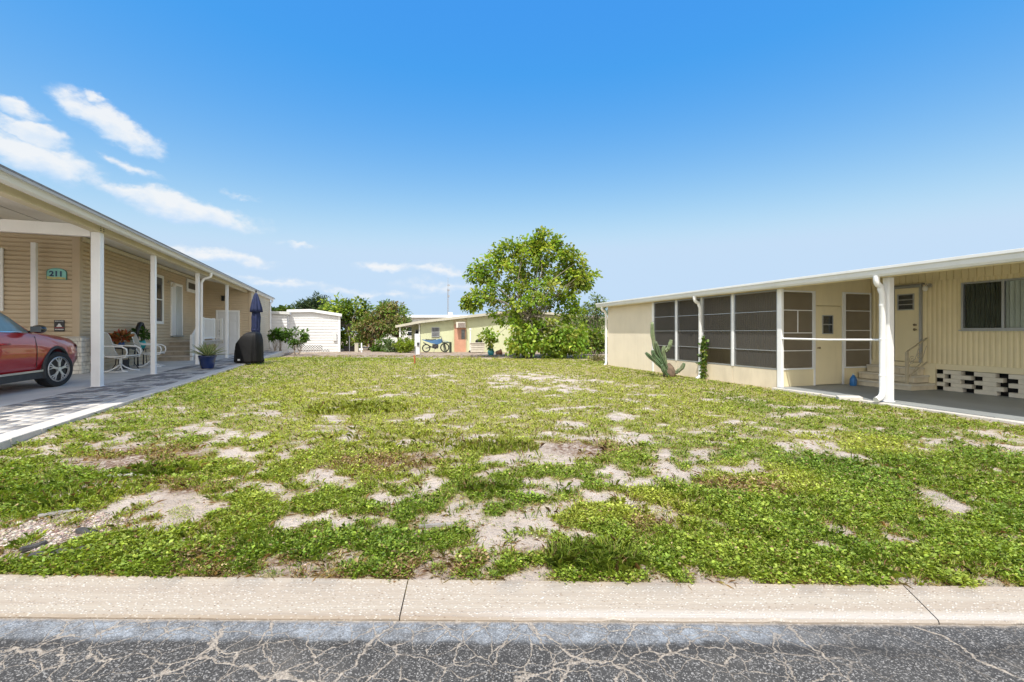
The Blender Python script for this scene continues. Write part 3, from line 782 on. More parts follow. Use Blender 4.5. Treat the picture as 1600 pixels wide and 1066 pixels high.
# ================================================================== shared materials
WHITE = M('white_aluminium', (.84, .84, .84), .42, .05, 2, grime=.22, gcol=(.45, .43, .38))
TRIM = M('white_trim', (.86, .86, .84), .5, .04, 2, grime=.15, gcol=(.5, .48, .42))
TAN = M('tan_vinyl', (.60, .485, .335), .55, .05, 1.2, fine=.04, grime=.18, gcol=(.38, .30, .21))
TANTRIM = M('tan_trim', (.55, .435, .30), .55, .04, 2)
CREAMB = M('cream_beam', (.66, .60, .44), .5, .06, 2, grime=.25, gcol=(.5, .44, .3))
SOFFIT = M('soffit_panel', (.80, .79, .74), .6, .04, 1)
SHINGLE = M('grey_shingle', (.22, .21, .20), .9, .2, 5, bump=.4)
SLAB = M('slab_concrete', (.62, .59, .54), .8, .14, 1.3, bump=.2, fine=.08, grime=.35, gcol=(.36, .335, .30))
PALEC = M('pale_concrete', (.62, .58, .52), .85, .14, 2.5, bump=.3, fine=.1, grime=.4, gcol=(.36, .31, .26))
BLACK = M('black_plastic', (.014, .014, .015), .45, .2)
DARKG = M('dark_window_glass', (.030, .036, .042), .05, .3, 1.5, spec=.9)
DOORW = M('white_door_paint', (.72, .73, .74), .4, .03, 2)
STONE = M('split_stone', (.78, .74, .66), .9, .2, 9, bump=.5, grime=.4, gcol=(.52, .47, .40))
BRASS = M('brass', (.45, .32, .12), .3, .1, metal=1)
STEPC = M('stair_block', (.44, .38, .30), .85, .18, 5, bump=.3, grime=.4, gcol=(.26, .22, .17))
STEPCAP = M('stair_cap', (.56, .51, .44), .8, .1, 4, bump=.2)
BARK = M('grey_bark', (.24, .205, .165), .9, .3, 8, bump=.6)
SOILD = M('potting_soil', (.05, .035, .025), .95, .3, 12, bump=.5)

def window_unit(parent, s0, s1, z0, z1, face, xpos, rails=(.5,), mull=(), frame=.09, pane=DARKG, fm=TRIM, name='window', vert=False):
    """a window on a wall; face '+x','-x','-y'; s0..s1 runs along the wall"""
    def B(mb, a0, a1, o0, o1, zz0, zz1):
        if face == '+x': mb.box(xpos + o0, xpos + o1, a0, a1, zz0, zz1)
        elif face == '-x': mb.box(xpos - o1, xpos - o0, a0, a1, zz0, zz1)
        else: mb.box(a0, a1, xpos - o1, xpos - o0, zz0, zz1)
    f = MB(); d = .045
    B(f, s0, s0 + frame, .0, d, z0, z1); B(f, s1 - frame, s1, .0, d, z0, z1)
    B(f, s0 + frame, s1 - frame, 0, d, z0, z0 + frame); B(f, s0 + frame, s1 - frame, 0, d, z1 - frame, z1)
    for r in rails:
        zc = z0 + (z1 - z0) * r; B(f, s0 + frame, s1 - frame, 0, d * .8, zc - .02, zc + .02)
    for r in mull:
        c = s0 + (s1 - s0) * r; B(f, c - .02, c + .02, 0, d * .75, z0 + frame, z1 - frame)
    w = f.build(name, fm, parent, bevel=.004)
    p = MB(); B(p, s0 + frame * .9, s1 - frame * .9, .004, .016, z0 + frame * .9, z1 - frame * .9)
    p.build('pane', pane, w)
    return w

def downspout(parent, x, y, ztop, zbot, out, mat, r=.045, kick=True, gut=.28, name='downspout'):
    """from the gutter (out = unit x,y towards the gutter), elbow back to the wall, down, kick-out at the foot"""
    ox, oy = out
    P = lambda k, z: (x + ox * k, y + oy * k, z)
    path = [P(gut, ztop), P(gut, ztop - .07), P(gut * .93, ztop - .13), P(gut * .7, ztop - .17), P(gut * .3, ztop - .20), P(.05, ztop - .25), P(0, ztop - .34), P(0, zbot + .20)]
    if kick: path += [P(.015, zbot + .13), P(.07, zbot + .075), P(.17, zbot + .045)]
    else: path += [P(0, zbot + .01)]
    mb = MB().tube(path, r, 10)
    for z in (ztop - .55, (ztop + zbot) / 2, zbot + .5): mb.tube([P(0, z - .012), P(0, z + .012)], r * 1.12, 10)
    return mb.build(name, mat, parent, smooth=50)

# ================================================================== house on the left
def left_house():
    H = thing('mobile_home', 'tan vinyl sided mobile home with long white carport on the left of the lot', 'house', (PL[0], PL[1], ZL), AL)
    under = lambda v: 3.22 + (.2 - v) * .195
    # walls
    mb = MB(); Wl(mb, (-1.92, 3.75), (-1.92, 14.5), 0, under(-1.92) - .01, 'lap', .112, .036); mb.build('wall', TAN, H)
    mb = MB(); Wl(mb, (-7.6, 3.75), (-2.0, 3.75), 0, under(-1.92) - .02, 'lap', .112, .036)
    mb.prism([(-7.6, 3.75, under(-1.92) - .018), (-2.0, 3.75, under(-1.92) - .018), (-4.8, 3.75, under(-4.8) - .02)], (0, .02, 0), (0, .1, 0)); mb.build('wall', TAN, H)
    mb = MB(); Wl(mb, (-1.9, 14.5), (.2, 14.5), 0, 3.17, 'lap', .112, .036)
    mb.prism([(-1.9, 14.502, 3.16), (.2, 14.502, 3.16), (.2, 14.502, 3.2), (-1.9, 14.502, under(-1.9) - .015)], (0, 0, 0), (0, .08, 0)); mb.build('wall', TAN, H)
    mb = MB(); Wl(mb, (.2, 14.52), (.2, 20.6), 0, 3.17, 'lap', .112, .036)
    mb.build('wall', M('lit_tan_vinyl', (.62, .545, .41), .55, .05, 1.2, fine=.03, grime=.15, gcol=(.5, .43, .32)), H)  # lighter copy of the tan siding, its brighter light put into the colour
    MB().box(-7.6, -7.5, 3.9, 20.6, 0, 3.5).box(-7.5, .1, 20.5, 20.6, 0, 3.15).build('rear_wall', TAN, H)
    # trim boards
    for bb in ((-2.03, -1.872, 3.70, 3.85, .93, under(-1.92) - .06), (.13, .248, 14.45, 14.6, 0, 3.1), (.15, .248, 20.5, 20.62, 0, 3.1)):
        MB().box(*bb).build('corner_trim', TANTRIM, H, bevel=.006)
    t = MB(); t.box(-1.90, -1.82, 3.8, 14.5, under(-1.92) - .17, under(-1.92) - .06); t.build('soffit_trim', CREAMB, H, bevel=.005)
    # stone skirt at the front corner
    st = MB(); rr = random.Random(4); z = 0.0
    while z < .90:
        h = rr.choice([.09, .12, .15]); h = min(h, .93 - z)
        x = -7.6
        while x < -1.80:
            w = min(rr.uniform(.18, .42), -1.78 - x)
            if w > .03: st.box(x + .005, x + w - .005, 3.58 + rr.uniform(0, .02), 3.78, z + .005, z + h - .005)
            x += w
        y = 3.62
        while y < 4.0:
            w = rr.uniform(.14, .3); st.box(-1.95, -1.79 + rr.uniform(-.015, .01), y + .005, min(y + w, 4.05) - .005, z + .004, z + h - .006); y += w
        z += h
    st.build('stone_skirt', STONE, H, bevel=.006)
    MB().box(-7.6, -1.78, 3.56, 3.80, .93, .965).build('stone_cap', PALEC, H, bevel=.005)
    MB().box(-7.59, -1.80, 3.61, 3.76, 0, .925).box(-1.94, -1.81, 3.62, 4.04, 0, .925).build('mortar', M('mortar', (.36, .33, .29), .95), H)
    # roof
    prof = [(.42, under(.2) - .0), (-4.8, under(-4.8)), (-9.7, under(0) + .1)]
    pts = [(x, -4.2, z) for x, z in prof] + [(x, -4.2, z + .028) for x, z in reversed(prof)]
    roof = MB().prism(pts, (0, 0, 0), (0, 25.5, 0)).build('roof', SHINGLE, H)
    ms = MB()
    # soffit: ribbed pan panels running down the slope
    for (va, vb) in ((.2, -1.9), (-1.98, -4.7)):
        y = -4.1
        while y < 20.5:
            if va > 0 or y < 3.6:
                a = [(va, y, under(va) - .012), (vb, y, under(vb) - .012), (vb, y, under(vb) - .002), (va, y, under(va) - .002)]
                ms.prism(a, (0, .004, 0), (0, .396, 0))
            y += .4
    ms.build('soffit', SOFFIT, roof)
    MB().box(.425, .44, -4.2, 21.3, 3.165, 3.205).build('drip_edge', M('roof_edge', (.45, .44, .42), .6), roof)
    # gutter: an open K profile
    gp = [(.245, 3.215), (.245, 3.09), (.30, 3.08), (.345, 3.10), (.365, 3.16), (.385, 3.205), (.375, 3.21), (.355, 3.165), (.338, 3.11), (.295, 3.092), (.257, 3.10), (.257, 3.215)]
    MB().prism([(x, -4.2, z) for x, z in gp], (0, 0, 0), (0, 25.5, 0)).build('gutter', M('gutter_white', (.70, .71, .70), .4, .05, 1, grime=.3, gcol=(.5, .48, .42)), H)
    # beams and posts
    MB().box(-.075, .075, -4.15, 14.45, 3.045, 3.205).box(-.065, .238, 14.7, 20.6, 3.17, 3.205).build('eave_beam', CREAMB, H, bevel=.006)
    b = MB().box(-7.6, -.09, -.06, .06, 2.955, 3.185)
    b.build('cross_beam', TRIM, H, bevel=.006)
    for s_ in (-.06, .06):
        for k in range(3): MB().tube([(.075, s_, 3.08 + .045 * k), (.083, s_, 3.08 + .045 * k)], .012, 8).build('bolt', BLACK, H)
    def post(v, s, w, d, h):
        MB().box(v - w / 2, v + w / 2, s - d / 2, s + d / 2, 0, h).box(v - w / 2 - .012, v + w / 2 + .012, s - d / 2 - .012, s + d / 2 + .012, 0, .02).build('post', WHITE, H, bevel=.008)
    post(0, 0, .15, .16, 3.043)
    for s in (2.83, 6.55, 10.59): post(0, s, .10, .11, 3.043)
    post(-2.64, 3.42, .10, .10, 3.3)
    post(0, -3.9, .15, .16, 3.043)
    # windows, doors
    window_unit(H, 8.28, 9.48, 1.38, 3.2, '+x', -1.882, (.5,), frame=.10)
    window_unit(H, 12.25, 13.75, 2.86, 3.42, '+x', -1.882, (), frame=.14, pane=M('vent_slats', (.10, .09, .08), .6, .3, 30))
    window_unit(H, -4.7, -3.36, 1.6, 3.17, '-y', 3.712, (.5,), frame=.11)
    window_unit(H, 15.9, 16.9, 1.55, 2.6, '+x', .238, (.5,), frame=.08)
    # house door with its storm door
    d = MB(); s0, s1, z0, z1 = 10.36, 11.7, .92, 3.07
    d.box(-1.91, -1.85, s0, s0 + .09, z0, z1).box(-1.91, -1.85, s1 - .09, s1, z0, z1).box(-1.91, -1.85, s0 + .09, s1 - .09, z1 - .09, z1)
    door = d.build('door', TRIM, H, bevel=.005)
    MB().box(-1.905, -1.875, s0 + .09, s0 + .62, z0 + .02, z1 - .09).build('door_panel', DOORW, door, bevel=.004)
    MB().box(-1.905, -1.865, s0 + .625, s1 - .09, z0 + .02, z1 - .09).build('storm_panel', M('storm_panel', (.50, .54, .55), .25, .05), door, bevel=.004)
    MB().box(-1.90, -1.80, s0, s1, z0 - .04, z0 + .015).build('threshold', M('threshold_grey', (.30, .33, .33), .4, metal=.4), door)
    # six panel door at the carport end
    x0, x1 = -1.27, -.26
    d = MB(); d.box(x0, x0 + .07, 14.42, 14.475, 0, 2.15).box(x1 - .07, x1, 14.42, 14.475, 0, 2.15).box(x0 + .07, x1 - .07, 14.42, 14.475, 2.08, 2.15)
    door = d.build('door', TRIM, H, bevel=.005)
    pn = MB().box(x0 + .07, x1 - .07, 14.44, 14.475, .015, 2.08)
    for (a, bq) in ((.17, .455), (.555, .84)):
        for (za, zb) in ((.18, .80), (.92, 1.55), (1.67, 1.93)):
            pn.box(x0 + a, x0 + bq, 14.431, 14.441, za, zb); pn.box(x0 + a + .035, x0 + bq - .035, 14.424, 14.432, za + .035, zb - .035)
    leaf = pn.build('door_leaf', DOORW, door, bevel=.006)
    MB().tube([(x0 + .13, 14.44, .98), (x0 + .13, 14.37, .98)], [.018, .03], 10).build('handle', M('dark_bronze', (.05, .04, .035), .35, metal=.8), leaf, smooth=True)
    MB().tube([(x0 + .13, 14.44, 1.13), (x0 + .13, 14.41, 1.13)], .028, 10).build('lock', MATS['dark_bronze'], leaf, smooth=True)
    # lamps
    lm = MB().box(-1.03, -.90, 14.38, 14.47, 2.60, 2.82).box(-1.05, -.88, 14.34, 14.47, 2.82, 2.85)
    lm.build('wall_lamp', BLACK, H, bevel=.008)
    lm = MB().tube([(-1.90, 10.1, 3.05), (-1.78, 10.1, 3.09), (-1.70, 10.1, 3.04)], .014, 8).tube([(-1.90, 10.1, 3.05), (-1.885, 10.1, 3.05)], .06, 12)
    w = lm.build('wall_lamp', M('nickel', (.45, .42, .38), .35, metal=.8), H, smooth=40)
    MB().lathe([(.03, 3.03), (.05, 2.98), (.085, 2.86), (.08, 2.855)], 14, Matrix.Translation((-1.70, 10.1, 0))).build('lamp_shade', M('frosted_glass', (.80, .76, .68), .3), w, smooth=True)
    # gutters' downspouts
    downspout(H, .03, 6.86, 3.10, .0, (1, 0), WHITE, .045, False)
    downspout(H, .275, 20.45, 3.10, .0, (.12, 1), WHITE, .05, True, .45)
    # stairs up to the house door
    stp = MB(); cp = MB()
    for i, s in enumerate((9.16, 9.49, 9.82, 10.2)):
        z = .18 * (i + 1)
        e = 13.9
        x = -1.89
        while x < -.86:
            w = min(.36, -.84 - x); stp.box(x + .003, x + w - .003, s + .02, min(s + .40, e) if i < 3 else e, .18 * i if i else 0, z - .045); x += .36
        cp.box(-1.89, -.82, s - .02, s + .36 if i < 3 else e, z - .043, z)
    steps = stp.build('steps', STEPC, H, bevel=.006); cp.build('tread', STEPCAP, steps, bevel=.008)
    # white railings of the landing
    def rail(pa, pb, za, zb, h, n, name='railing', mat=TRIM, posts=(1, 1)):
        r = MB(); A = Vector((*pa, 0)); B = Vector((*pb, 0))
        for t, z, on in ((0, za, posts[0]), (1, zb, posts[1])):
            p = A.lerp(B, t)
            if on: r.box(p.x - .045, p.x + .045, p.y - .045, p.y + .045, (0 if t == 0 and za == 0 else z), z + h + .06)
        r.bar(A + Vector((0, 0, za + h)), B + Vector((0, 0, zb + h)), .05, .06); r.bar(A + Vector((0, 0, za + .1)), B + Vector((0, 0, zb + .1)), .045, .05)
        for k in range(1, n):
            p = A.lerp(B, k / n); z = za + (zb - za) * k / n
            r.bar(p + Vector((0, 0, z + .1)), p + Vector((0, 0, z + h)), .032)
        return r.build(name, mat, H)
    rail((-.87, 10.65), (-.87, 12.3), .72, .72, .92, 14)
    rail((-1.86, 13.8), (-.9, 13.8), .72, .72, .95, 8)
    rail((-.87, 9.2), (-.87, 10.5), 0.0, .66, .92, 8)
    return H
left_house()

# driveway, pavers, edging
def left_paving():
    T = Matrix.Translation((PL[0], PL[1], ZL)) @ Matrix.Rotation(AL, 4, 'Z')
    def put(o): o.matrix_world = T; return o
    mb = MB()
    for s0, s1 in ((-6.2, -3.0), (-2.994, .8), (.806, 4.6), (4.606, 8.4), (8.406, 14.5)):
        mb.box(-7.4, -2.903, s0, s1, -.18, 0); mb.box(-2.897, -.052, s0, s1, -.18, 0)
    setp(put(mb.build('carport_slab', SLAB, bevel=.004)), 'plain grey concrete carport floor beside the tan house', 'driveway', kind='structure')
    # apron down to the street, left of the frame
    ya, yb = -6.2, -9.9
    m2 = MB().prism([(-7.4, ya, 0), (1.25, ya, 0), (1.25, -7.35, -.33), (-7.4, -9.6, -.33)], (0, 0, -.15), (0, 0, -.004))
    setp(put(m2.build('driveway_apron', SLAB)), 'concrete apron from the carport down to the street', 'driveway', kind='structure')
    # pavers: each stone a slightly raised block; dark and light mixed
    m, n, l, p, out = nodes_of('pavers')
    a = n.new('ShaderNodeAttribute'); a.attribute_name = 'Col'
    tc = n.new('ShaderNodeTexCoord'); nz = n.new('ShaderNodeTexNoise'); nz.inputs['Scale'].default_value = 26; nz.inputs['Detail'].default_value = 6; l.new(tc.outputs['Object'], nz.inputs['Vector'])
    mr = n.new('ShaderNodeMapRange'); l.new(nz.outputs['Fac'], mr.inputs['Value']); mr.inputs['From Min'].default_value = .3; mr.inputs['From Max'].default_value = .7; mr.inputs['To Min'].default_value = .8; mr.inputs['To Max'].default_value = 1.2
    sc = n.new('ShaderNodeVectorMath'); sc.operation = 'SCALE'; l.new(a.outputs['Color'], sc.inputs[0]); l.new(mr.outputs[0], sc.inputs['Scale']); l.new(sc.outputs[0], p.inputs['Base Color']); p.inputs['Roughness'].default_value = .85
    V = []; C_ = []; rr = random.Random(12)
    pat = {}
    for iy in range(-32, 80):
        for ix in range(8):
            sx, sy = .155, .215
            x0 = -.045 + ix * sx; y0 = iy * sy + (.5 * sy if ix % 2 else 0)
            key = (ix // 2, (iy + (ix // 2)) // 2)
            dk = pat.setdefault(key, rr.random() < .48)
            if rr.random() < .12: dk = not dk
            g = .004; zt = .006 + rr.uniform(-.002, .002)
            x1, y1 = x0 + sx - g, y0 + sy - g
            V += [(x0 + g, y0 + g, -.1), (x1, y0 + g, -.1), (x1, y1, -.1), (x0 + g, y1, -.1), (x0 + g, y0 + g, zt), (x1, y0 + g, zt), (x1, y1, zt), (x0 + g, y1, zt)]
            C_.append((.195, .185, .18) if dk else (.44, .415, .385))
    C_ = np.clip(np.array(C_) * (1 + .10 * rng.standard_normal((len(C_), 1))), .02, .8)
    o = mesh_arrays('paver_path', np.array(V), 8, len(C_), C_, m, faces=[(4, 5, 6, 7), (0, 1, 5, 4), (1, 2, 6, 5), (2, 3, 7, 6), (3, 0, 4, 7)])
    put(o); setp(o, 'strip of mixed dark and light grey pavers along the white posts', 'path', kind='structure')
    MB_ = MB().box(-.05, 1.21, -6.9, 17, -.15, -.006)
    setp(put(MB_.build('paver_bed', M('joint_sand', (.24, .215, .18), .95, .2, 20))), 'sand bed in the joints of the pavers', 'path', kind='structure')
    e = MB(); s = -6.9; rr = random.Random(3)
    while s < 17:
        L = rr.uniform(.5, .62)
        x = 1.205
        e.box(x + .004, x + .235, s + .004, s + L - .004, -.2, .012 + rr.uniform(-.003, .003)); s += L
    setp(put(e.build('path_edging', M('edging_concrete', (.53, .495, .445), .85, .12, 3, bump=.3, fine=.1, grime=.35, gcol=(.42, .37, .31)), bevel=.008)), 'pale concrete edging between the pavers and the lawn', 'edging', kind='structure')
left_paving()

# ------------------------------------------------------------------ things on the left
def number_sign():
    T = LW(-2.33, 3.706, 2.56)
    t = thing('house_number_sign', 'turquoise arched house number sign reading 211 on the tan front wall', 'sign', T, AL)
    o = []
    w, h = .19, .13
    pts = [(-w, 0, -h), (w, 0, -h), (w, 0, .05)] + [(w * cos(a), 0, .05 + .10 * sin(a)) for a in np.linspace(.25, pi - .25, 9)] + [(-w, 0, .05)]
    MB().prism([(x * 1.07, 0, z * 1.07) for x, _, z in pts], (0, -.02, 0), (0, .0, 0)).build('rim', M('sign_green', (.06, .20, .17), .5), t)
    MB().prism(pts, (0, -.028, 0), (0, -.021, 0)).build('plate', M('sign_turquoise', (.25, .60, .56), .45, .08, 9), t)
    MB().prism([(-w * .97, 0, -h * .97), (w * .97, 0, -h * .97), (w * .97, 0, -.085), (.05, 0, -.065), (-.06, 0, -.08), (-w * .97, 0, -.055)], (0, -.033, 0), (0, -.029, 0)).build('painted_shore', M('sign_sand', (.55, .52, .22), .5, .2, 12), t)
    me = text_mesh('211', .185, .003, .006); me.materials.append(M('sign_navy', (.01, .05, .13), .4))
    d = bpy.data.objects.new('digits', me); COL.objects.link(d); d.parent = t; d.location = (0, -.036, .005); d.rotation_euler = (radians(90), 0, 0)
    T = LW(-2.28, 3.706, 1.245)
    t = thing('notice_sign', 'small black notice with a white emblem below the turquoise number sign', 'sign', T, AL)
    MB().box(-.105, .105, -.012, 0, -.145, .145).build('plate', M('notice_black', (.012, .012, .014), .4), t, bevel=.003)
    e = MB(); W = M('notice_white', (.75, .75, .75), .5)
    e.prism([(-.055, 0, -.03), (.055, 0, -.03), (.048, 0, -.005), (.03, 0, .008), (.018, 0, .05), (-.018, 0, .05), (-.03, 0, .008), (-.048, 0, -.005)], (0, -.016, 0), (0, -.0125, 0))
    e.build('emblem', W, t)
    rr = random.Random(2)
    for z, hh in ((.115, .016), (-.095, .022)):
        x = -.085; k = MB()
        while x < .08:
            w = rr.uniform(.012, .03); k.box(x, min(x + w, .088), -.016, -.0125, z - hh / 2, z + hh / 2); x += w + .006
        k.build('lettering', W, t)
    MB().box(-.09, .09, -.016, -.0125, -.062, -.05).build('red_stripe', M('notice_red', (.5, .03, .03), .5), t)
number_sign()

def patio_chair(label, v, s, rz):
    t = thing('patio_chair', label, 'chair', LW(v, s, .006), AL + rz, 'white patio chairs by the wall')
    WM = M('white_tube', (.80, .80, .78), .3, .03)
    SL = M('tan_sling', (.48, .41, .31), .8, .1, 30, fine=.1)
    # faces +x; seat about .43 high
    prof = [(.30, .45), (.15, .425), (-.08, .405), (-.22, .43), (-.28, .52), (-.34, .72), (-.40, .93), (-.43, 1.03)]
    wd = [.25, .255, .255, .255, .255, .25, .24, .20]
    r = [[(x, y * w, z) for y in (-1, -.33, .33, 1)] + [(x + .01, y * w, z + .012) for y in (1, .33, -.33, -1)] for (x, z), w in zip(prof, wd)]
    MB().loft(r).build('sling', SL, t, smooth=60)
    f = MB()
    for sg in (-1, 1):
        f.tube([(x, sg * (w + .012), z) for (x, z), w in zip(prof, wd)], .016, 8)
        f.tube([(.30, sg * .267, .44), (.10, sg * .27, .42), (-.22, sg * .268, .43)], .015, 8)
    f.tube([(-.43, -.2, 1.03), (-.445, -.1, 1.06), (-.445, .1, 1.06), (-.43, .2, 1.03)], .016, 8)
    f.tube([(.30, -.26, .45), (.31, 0, .44), (.30, .26, .45)], .014, 8); f.tube([(-.20, -.26, .42), (-.20, .26, .42)], .014, 8)
    f.build('frame', WM, t, smooth=True)
    for sg in (-1, 1):
        y = sg * .31
        MB().tube([(-.36, y * .9, .74), (-.22, y, .70), (0, y, .695), (.20, y, .68), (.30, y, .62), (.32, y, .53), (.28, y, .40), (.10, y, .38)], [.013, .018, .021, .021, .019, .017, .016, .014], 8).build('arm', WM, t, smooth=True)
    b = MB()
    b.tube([(0, 0, .37), (0, 0, .20)], .035, 10); b.tube([(-.16, 0, .40), (0, 0, .36), (.18, 0, .40)], .018, 8); b.tube([(0, -.25, .39), (0, 0, .36), (0, .25, .39)], .018, 8)
    for sg in (-1, 1):
        b.tube([(0, 0, .21), (.06, sg * .09, .12), (.17, sg * .21, .035), (.31, sg * .27, .016)], .017, 8); b.tube([(0, 0, .21), (-.06, sg * .09, .12), (-.17, sg * .21, .035), (-.31, sg * .27, .016)], .017, 8)
        b.tube([(.31, sg * .27, .016), (0, sg * .30, .016), (-.31, sg * .27, .016)], .014, 8)
    b.build('swivel_base', WM, t, smooth=True)
patio_chair('white sling chair just behind the thick front carport post', -1.1, 3.95, -.15)
patio_chair('white sling chair beside the black arched plant stand, nearer the stairs', -1.02, 5.75, .12)

PAL_D = [[.045, .11, .02], [.07, .15, .025], [.03, .075, .018], [.10, .19, .03]]
def leaf_clump(name, parent, c, R, n, ln, pal, zr=1.0, mat='plant_leaf', w=.45, trans=.3, outward=True):
    d = rand_dirs(n, -.4, 1); r = R * rng.random(n) ** .5
    P = np.array(c) + d * r[:, None] * np.array([1, 1, zr])
    D = d + .6 * rng.standard_normal((n, 3)); D[:, 2] -= .1
    N = np.tile([0, 0, 1.0], (n, 1)) + .5 * rng.standard_normal((n, 3))
    L = ln * (.6 + .7 * rng.random(n))
    v = leaf_verts(P, D, N, L, L * w, .15, .12)
    return mesh_arrays(name, v, 6, n, pick(pal, n), leafmat(mat, trans), parent, LEAF_F)

def porch_things():
    # side table
    t = thing('side_table', 'black metal side table between the two white chairs', 'table', LW(-1.35, 4.9, .006), AL)
    MB().lathe([(.02, .60), (.30, .60), (.31, .615), (.30, .63), (.02, .63)], 24).build('table_top', BLACK, t, smooth=40)
    for a in (.6, 2.2, 3.8, 5.4):
        MB().tube([(.24 * cos(a), .24 * sin(a), .60), (.20 * cos(a), .20 * sin(a), .40), (.22 * cos(a), .22 * sin(a), .15), (.31 * cos(a), .31 * sin(a), .01)], .012, 8).build('leg', BLACK, t, smooth=True)
    zt = .636
    p = thing('potted_plant', 'red and orange leaved plant in a blue pot on the black side table', 'plant', LW(-1.42, 4.78, zt), AL)
    MB().lathe([(.07, 0), (.10, .05), (.11, .14), (.115, .15), (.10, .15), (.095, .12), (.02, .12)], 18).build('pot', M('blue_glaze', (.03, .08, .22), .2, .2, 6, coat=.5), p, smooth=40)
    leaf_clump('leaves', p, (0, 0, .26), .24, 170, .16, [[.32, .07, .03], [.24, .10, .03], [.10, .12, .03], [.40, .16, .05]], .6)
    # bucket under the table
    b = thing('bucket', 'dark bucket standing under the black side table', 'bucket', LW(-1.40, 4.95, .006), AL)
    MB().lathe([(.10, 0), (.13, .26), (.14, .27), (.125, .27), (.10, .03), (.01, .03)], 18).build('body', M('bucket_grey', (.05, .05, .055), .5), b, smooth=40)
    MB().tube([(-.135, 0, .26), (-.10, 0, .34), (0, 0, .38), (.10, 0, .34), (.135, 0, .26)], .006, 6).build('handle', BLACK, b, smooth=True)
    # arched stand with a pot
    s = thing('plant_stand', 'black arched plant stand against the tan wall behind the chairs', 'stand', LW(-1.55, 6.55, .006), AL)
    f = MB()
    for sg in (-1, 1):
        f.tube([(0, sg * .20, 0), (0, sg * .23, .5), (0, sg * .25, 1.0), (0, sg * .20, 1.22), (0, sg * .08, 1.33), (0, 0, 1.345)], [.02, .02, .035, .06, .065, .06], 8)
    f.build('arch', BLACK, s, smooth=True)
    MB().lathe([(.01, .52), (.22, .52), (.225, .54), (.01, .54)], 18).tube([(0, -.2, .53), (0, .2, .53)], .012, 6).build('shelf', BLACK, s, smooth=40)
    lg = MB()
    for a in (.8, 2.4, 3.9, 5.5): lg.tube([(.14 * cos(a), .14 * sin(a), .52), (.18 * cos(a), .18 * sin(a), 0)], .011, 6)
    lg.build('legs', BLACK, s)
    p = thing('potted_plant', 'leafy green plant in a teal pot on the black arched stand', 'plant', LW(-1.55, 6.55, .55), AL)
    MB().lathe([(.09, 0), (.14, .08), (.15, .18), (.12, .24), (.13, .26), (.115, .26), (.10, .2), (.01, .2)], 18).build('pot', M('teal_glaze', (.03, .30, .30), .2, .2, 6, coat=.5), p, smooth=40)
    leaf_clump('leaves', p, (0, 0, .42), .26, 260, .12, PAL_D, .9)
porch_things()

def planter():
    x, y = (324 - 800) / F * 13.4, 13.4
    t = thing('planter', 'spiky variegated agave in a navy blue pot on the paver path', 'plant', (x, y, ZL + .008), .2)
    MB().lathe([(.150, 0), (.165, .02), (.20, .2), (.225, .34), (.235, .35), (.235, .385), (.215, .385), (.20, .33), (.02, .33)], 28).build('pot', M('navy_glaze', (.012, .028, .11), .18, .25, 4, coat=.6), t, smooth=35)
    MB().lathe([(.01, .335), (.2, .335), (.2, .345), (.01, .352)], 20).build('soil', SOILD, t)
    V = []; Cc = []
    n = 44
    for i in range(n):
        a = i * 2.399 + rng.normal(0, .1); e = .25 + 1.15 * (i / n) + rng.normal(0, .05)
        L = .62 - .22 * (i / n) + rng.normal(0, .03); w = .058
        D = np.array([cos(a) * cos(e), sin(a) * cos(e), sin(e)]); S = np.array([-sin(a), cos(a), 0]); U = np.cross(S, -D)
        base = np.array([cos(a) * .04, sin(a) * .04, .36])
        pts = []
        for q, wf in ((0, .8), (.25, 1.0), (.55, .8), (.8, .45), (1.0, .02)):
            c = base + D * L * q - np.array([0, 0, 1]) * (.16 * q * q * L * cos(e)); pts.append((c, w * wf))
        for sgn, col in ((-1, 0), (1, 0)):
            for j in range(4):
                (c0, w0), (c1, w1) = pts[j], pts[j + 1]
                for f0, f1, cl in ((0, .62, (.13, .20, .07)), (.62, 1, (.50, .50, .26))):
                    up0, up1 = U * w0 * .35, U * w1 * .35
                    q = [c0 + S * sgn * w0 * f0 * .5 + up0 * f0, c0 + S * sgn * w0 * f1 * .5 + up0 * f1, c1 + S * sgn * w1 * f1 * .5 + up1 * f1, c1 + S * sgn * w1 * f0 * .5 + up1 * f0]
                    V += q; Cc.append(np.array(cl) * rng.uniform(.8, 1.2))
    mesh_arrays('leaves', np.array(V), 4, len(Cc), np.array(Cc), leafmat('agave_leaf', .15, .4), t, [(0, 1, 2, 3)])
planter()

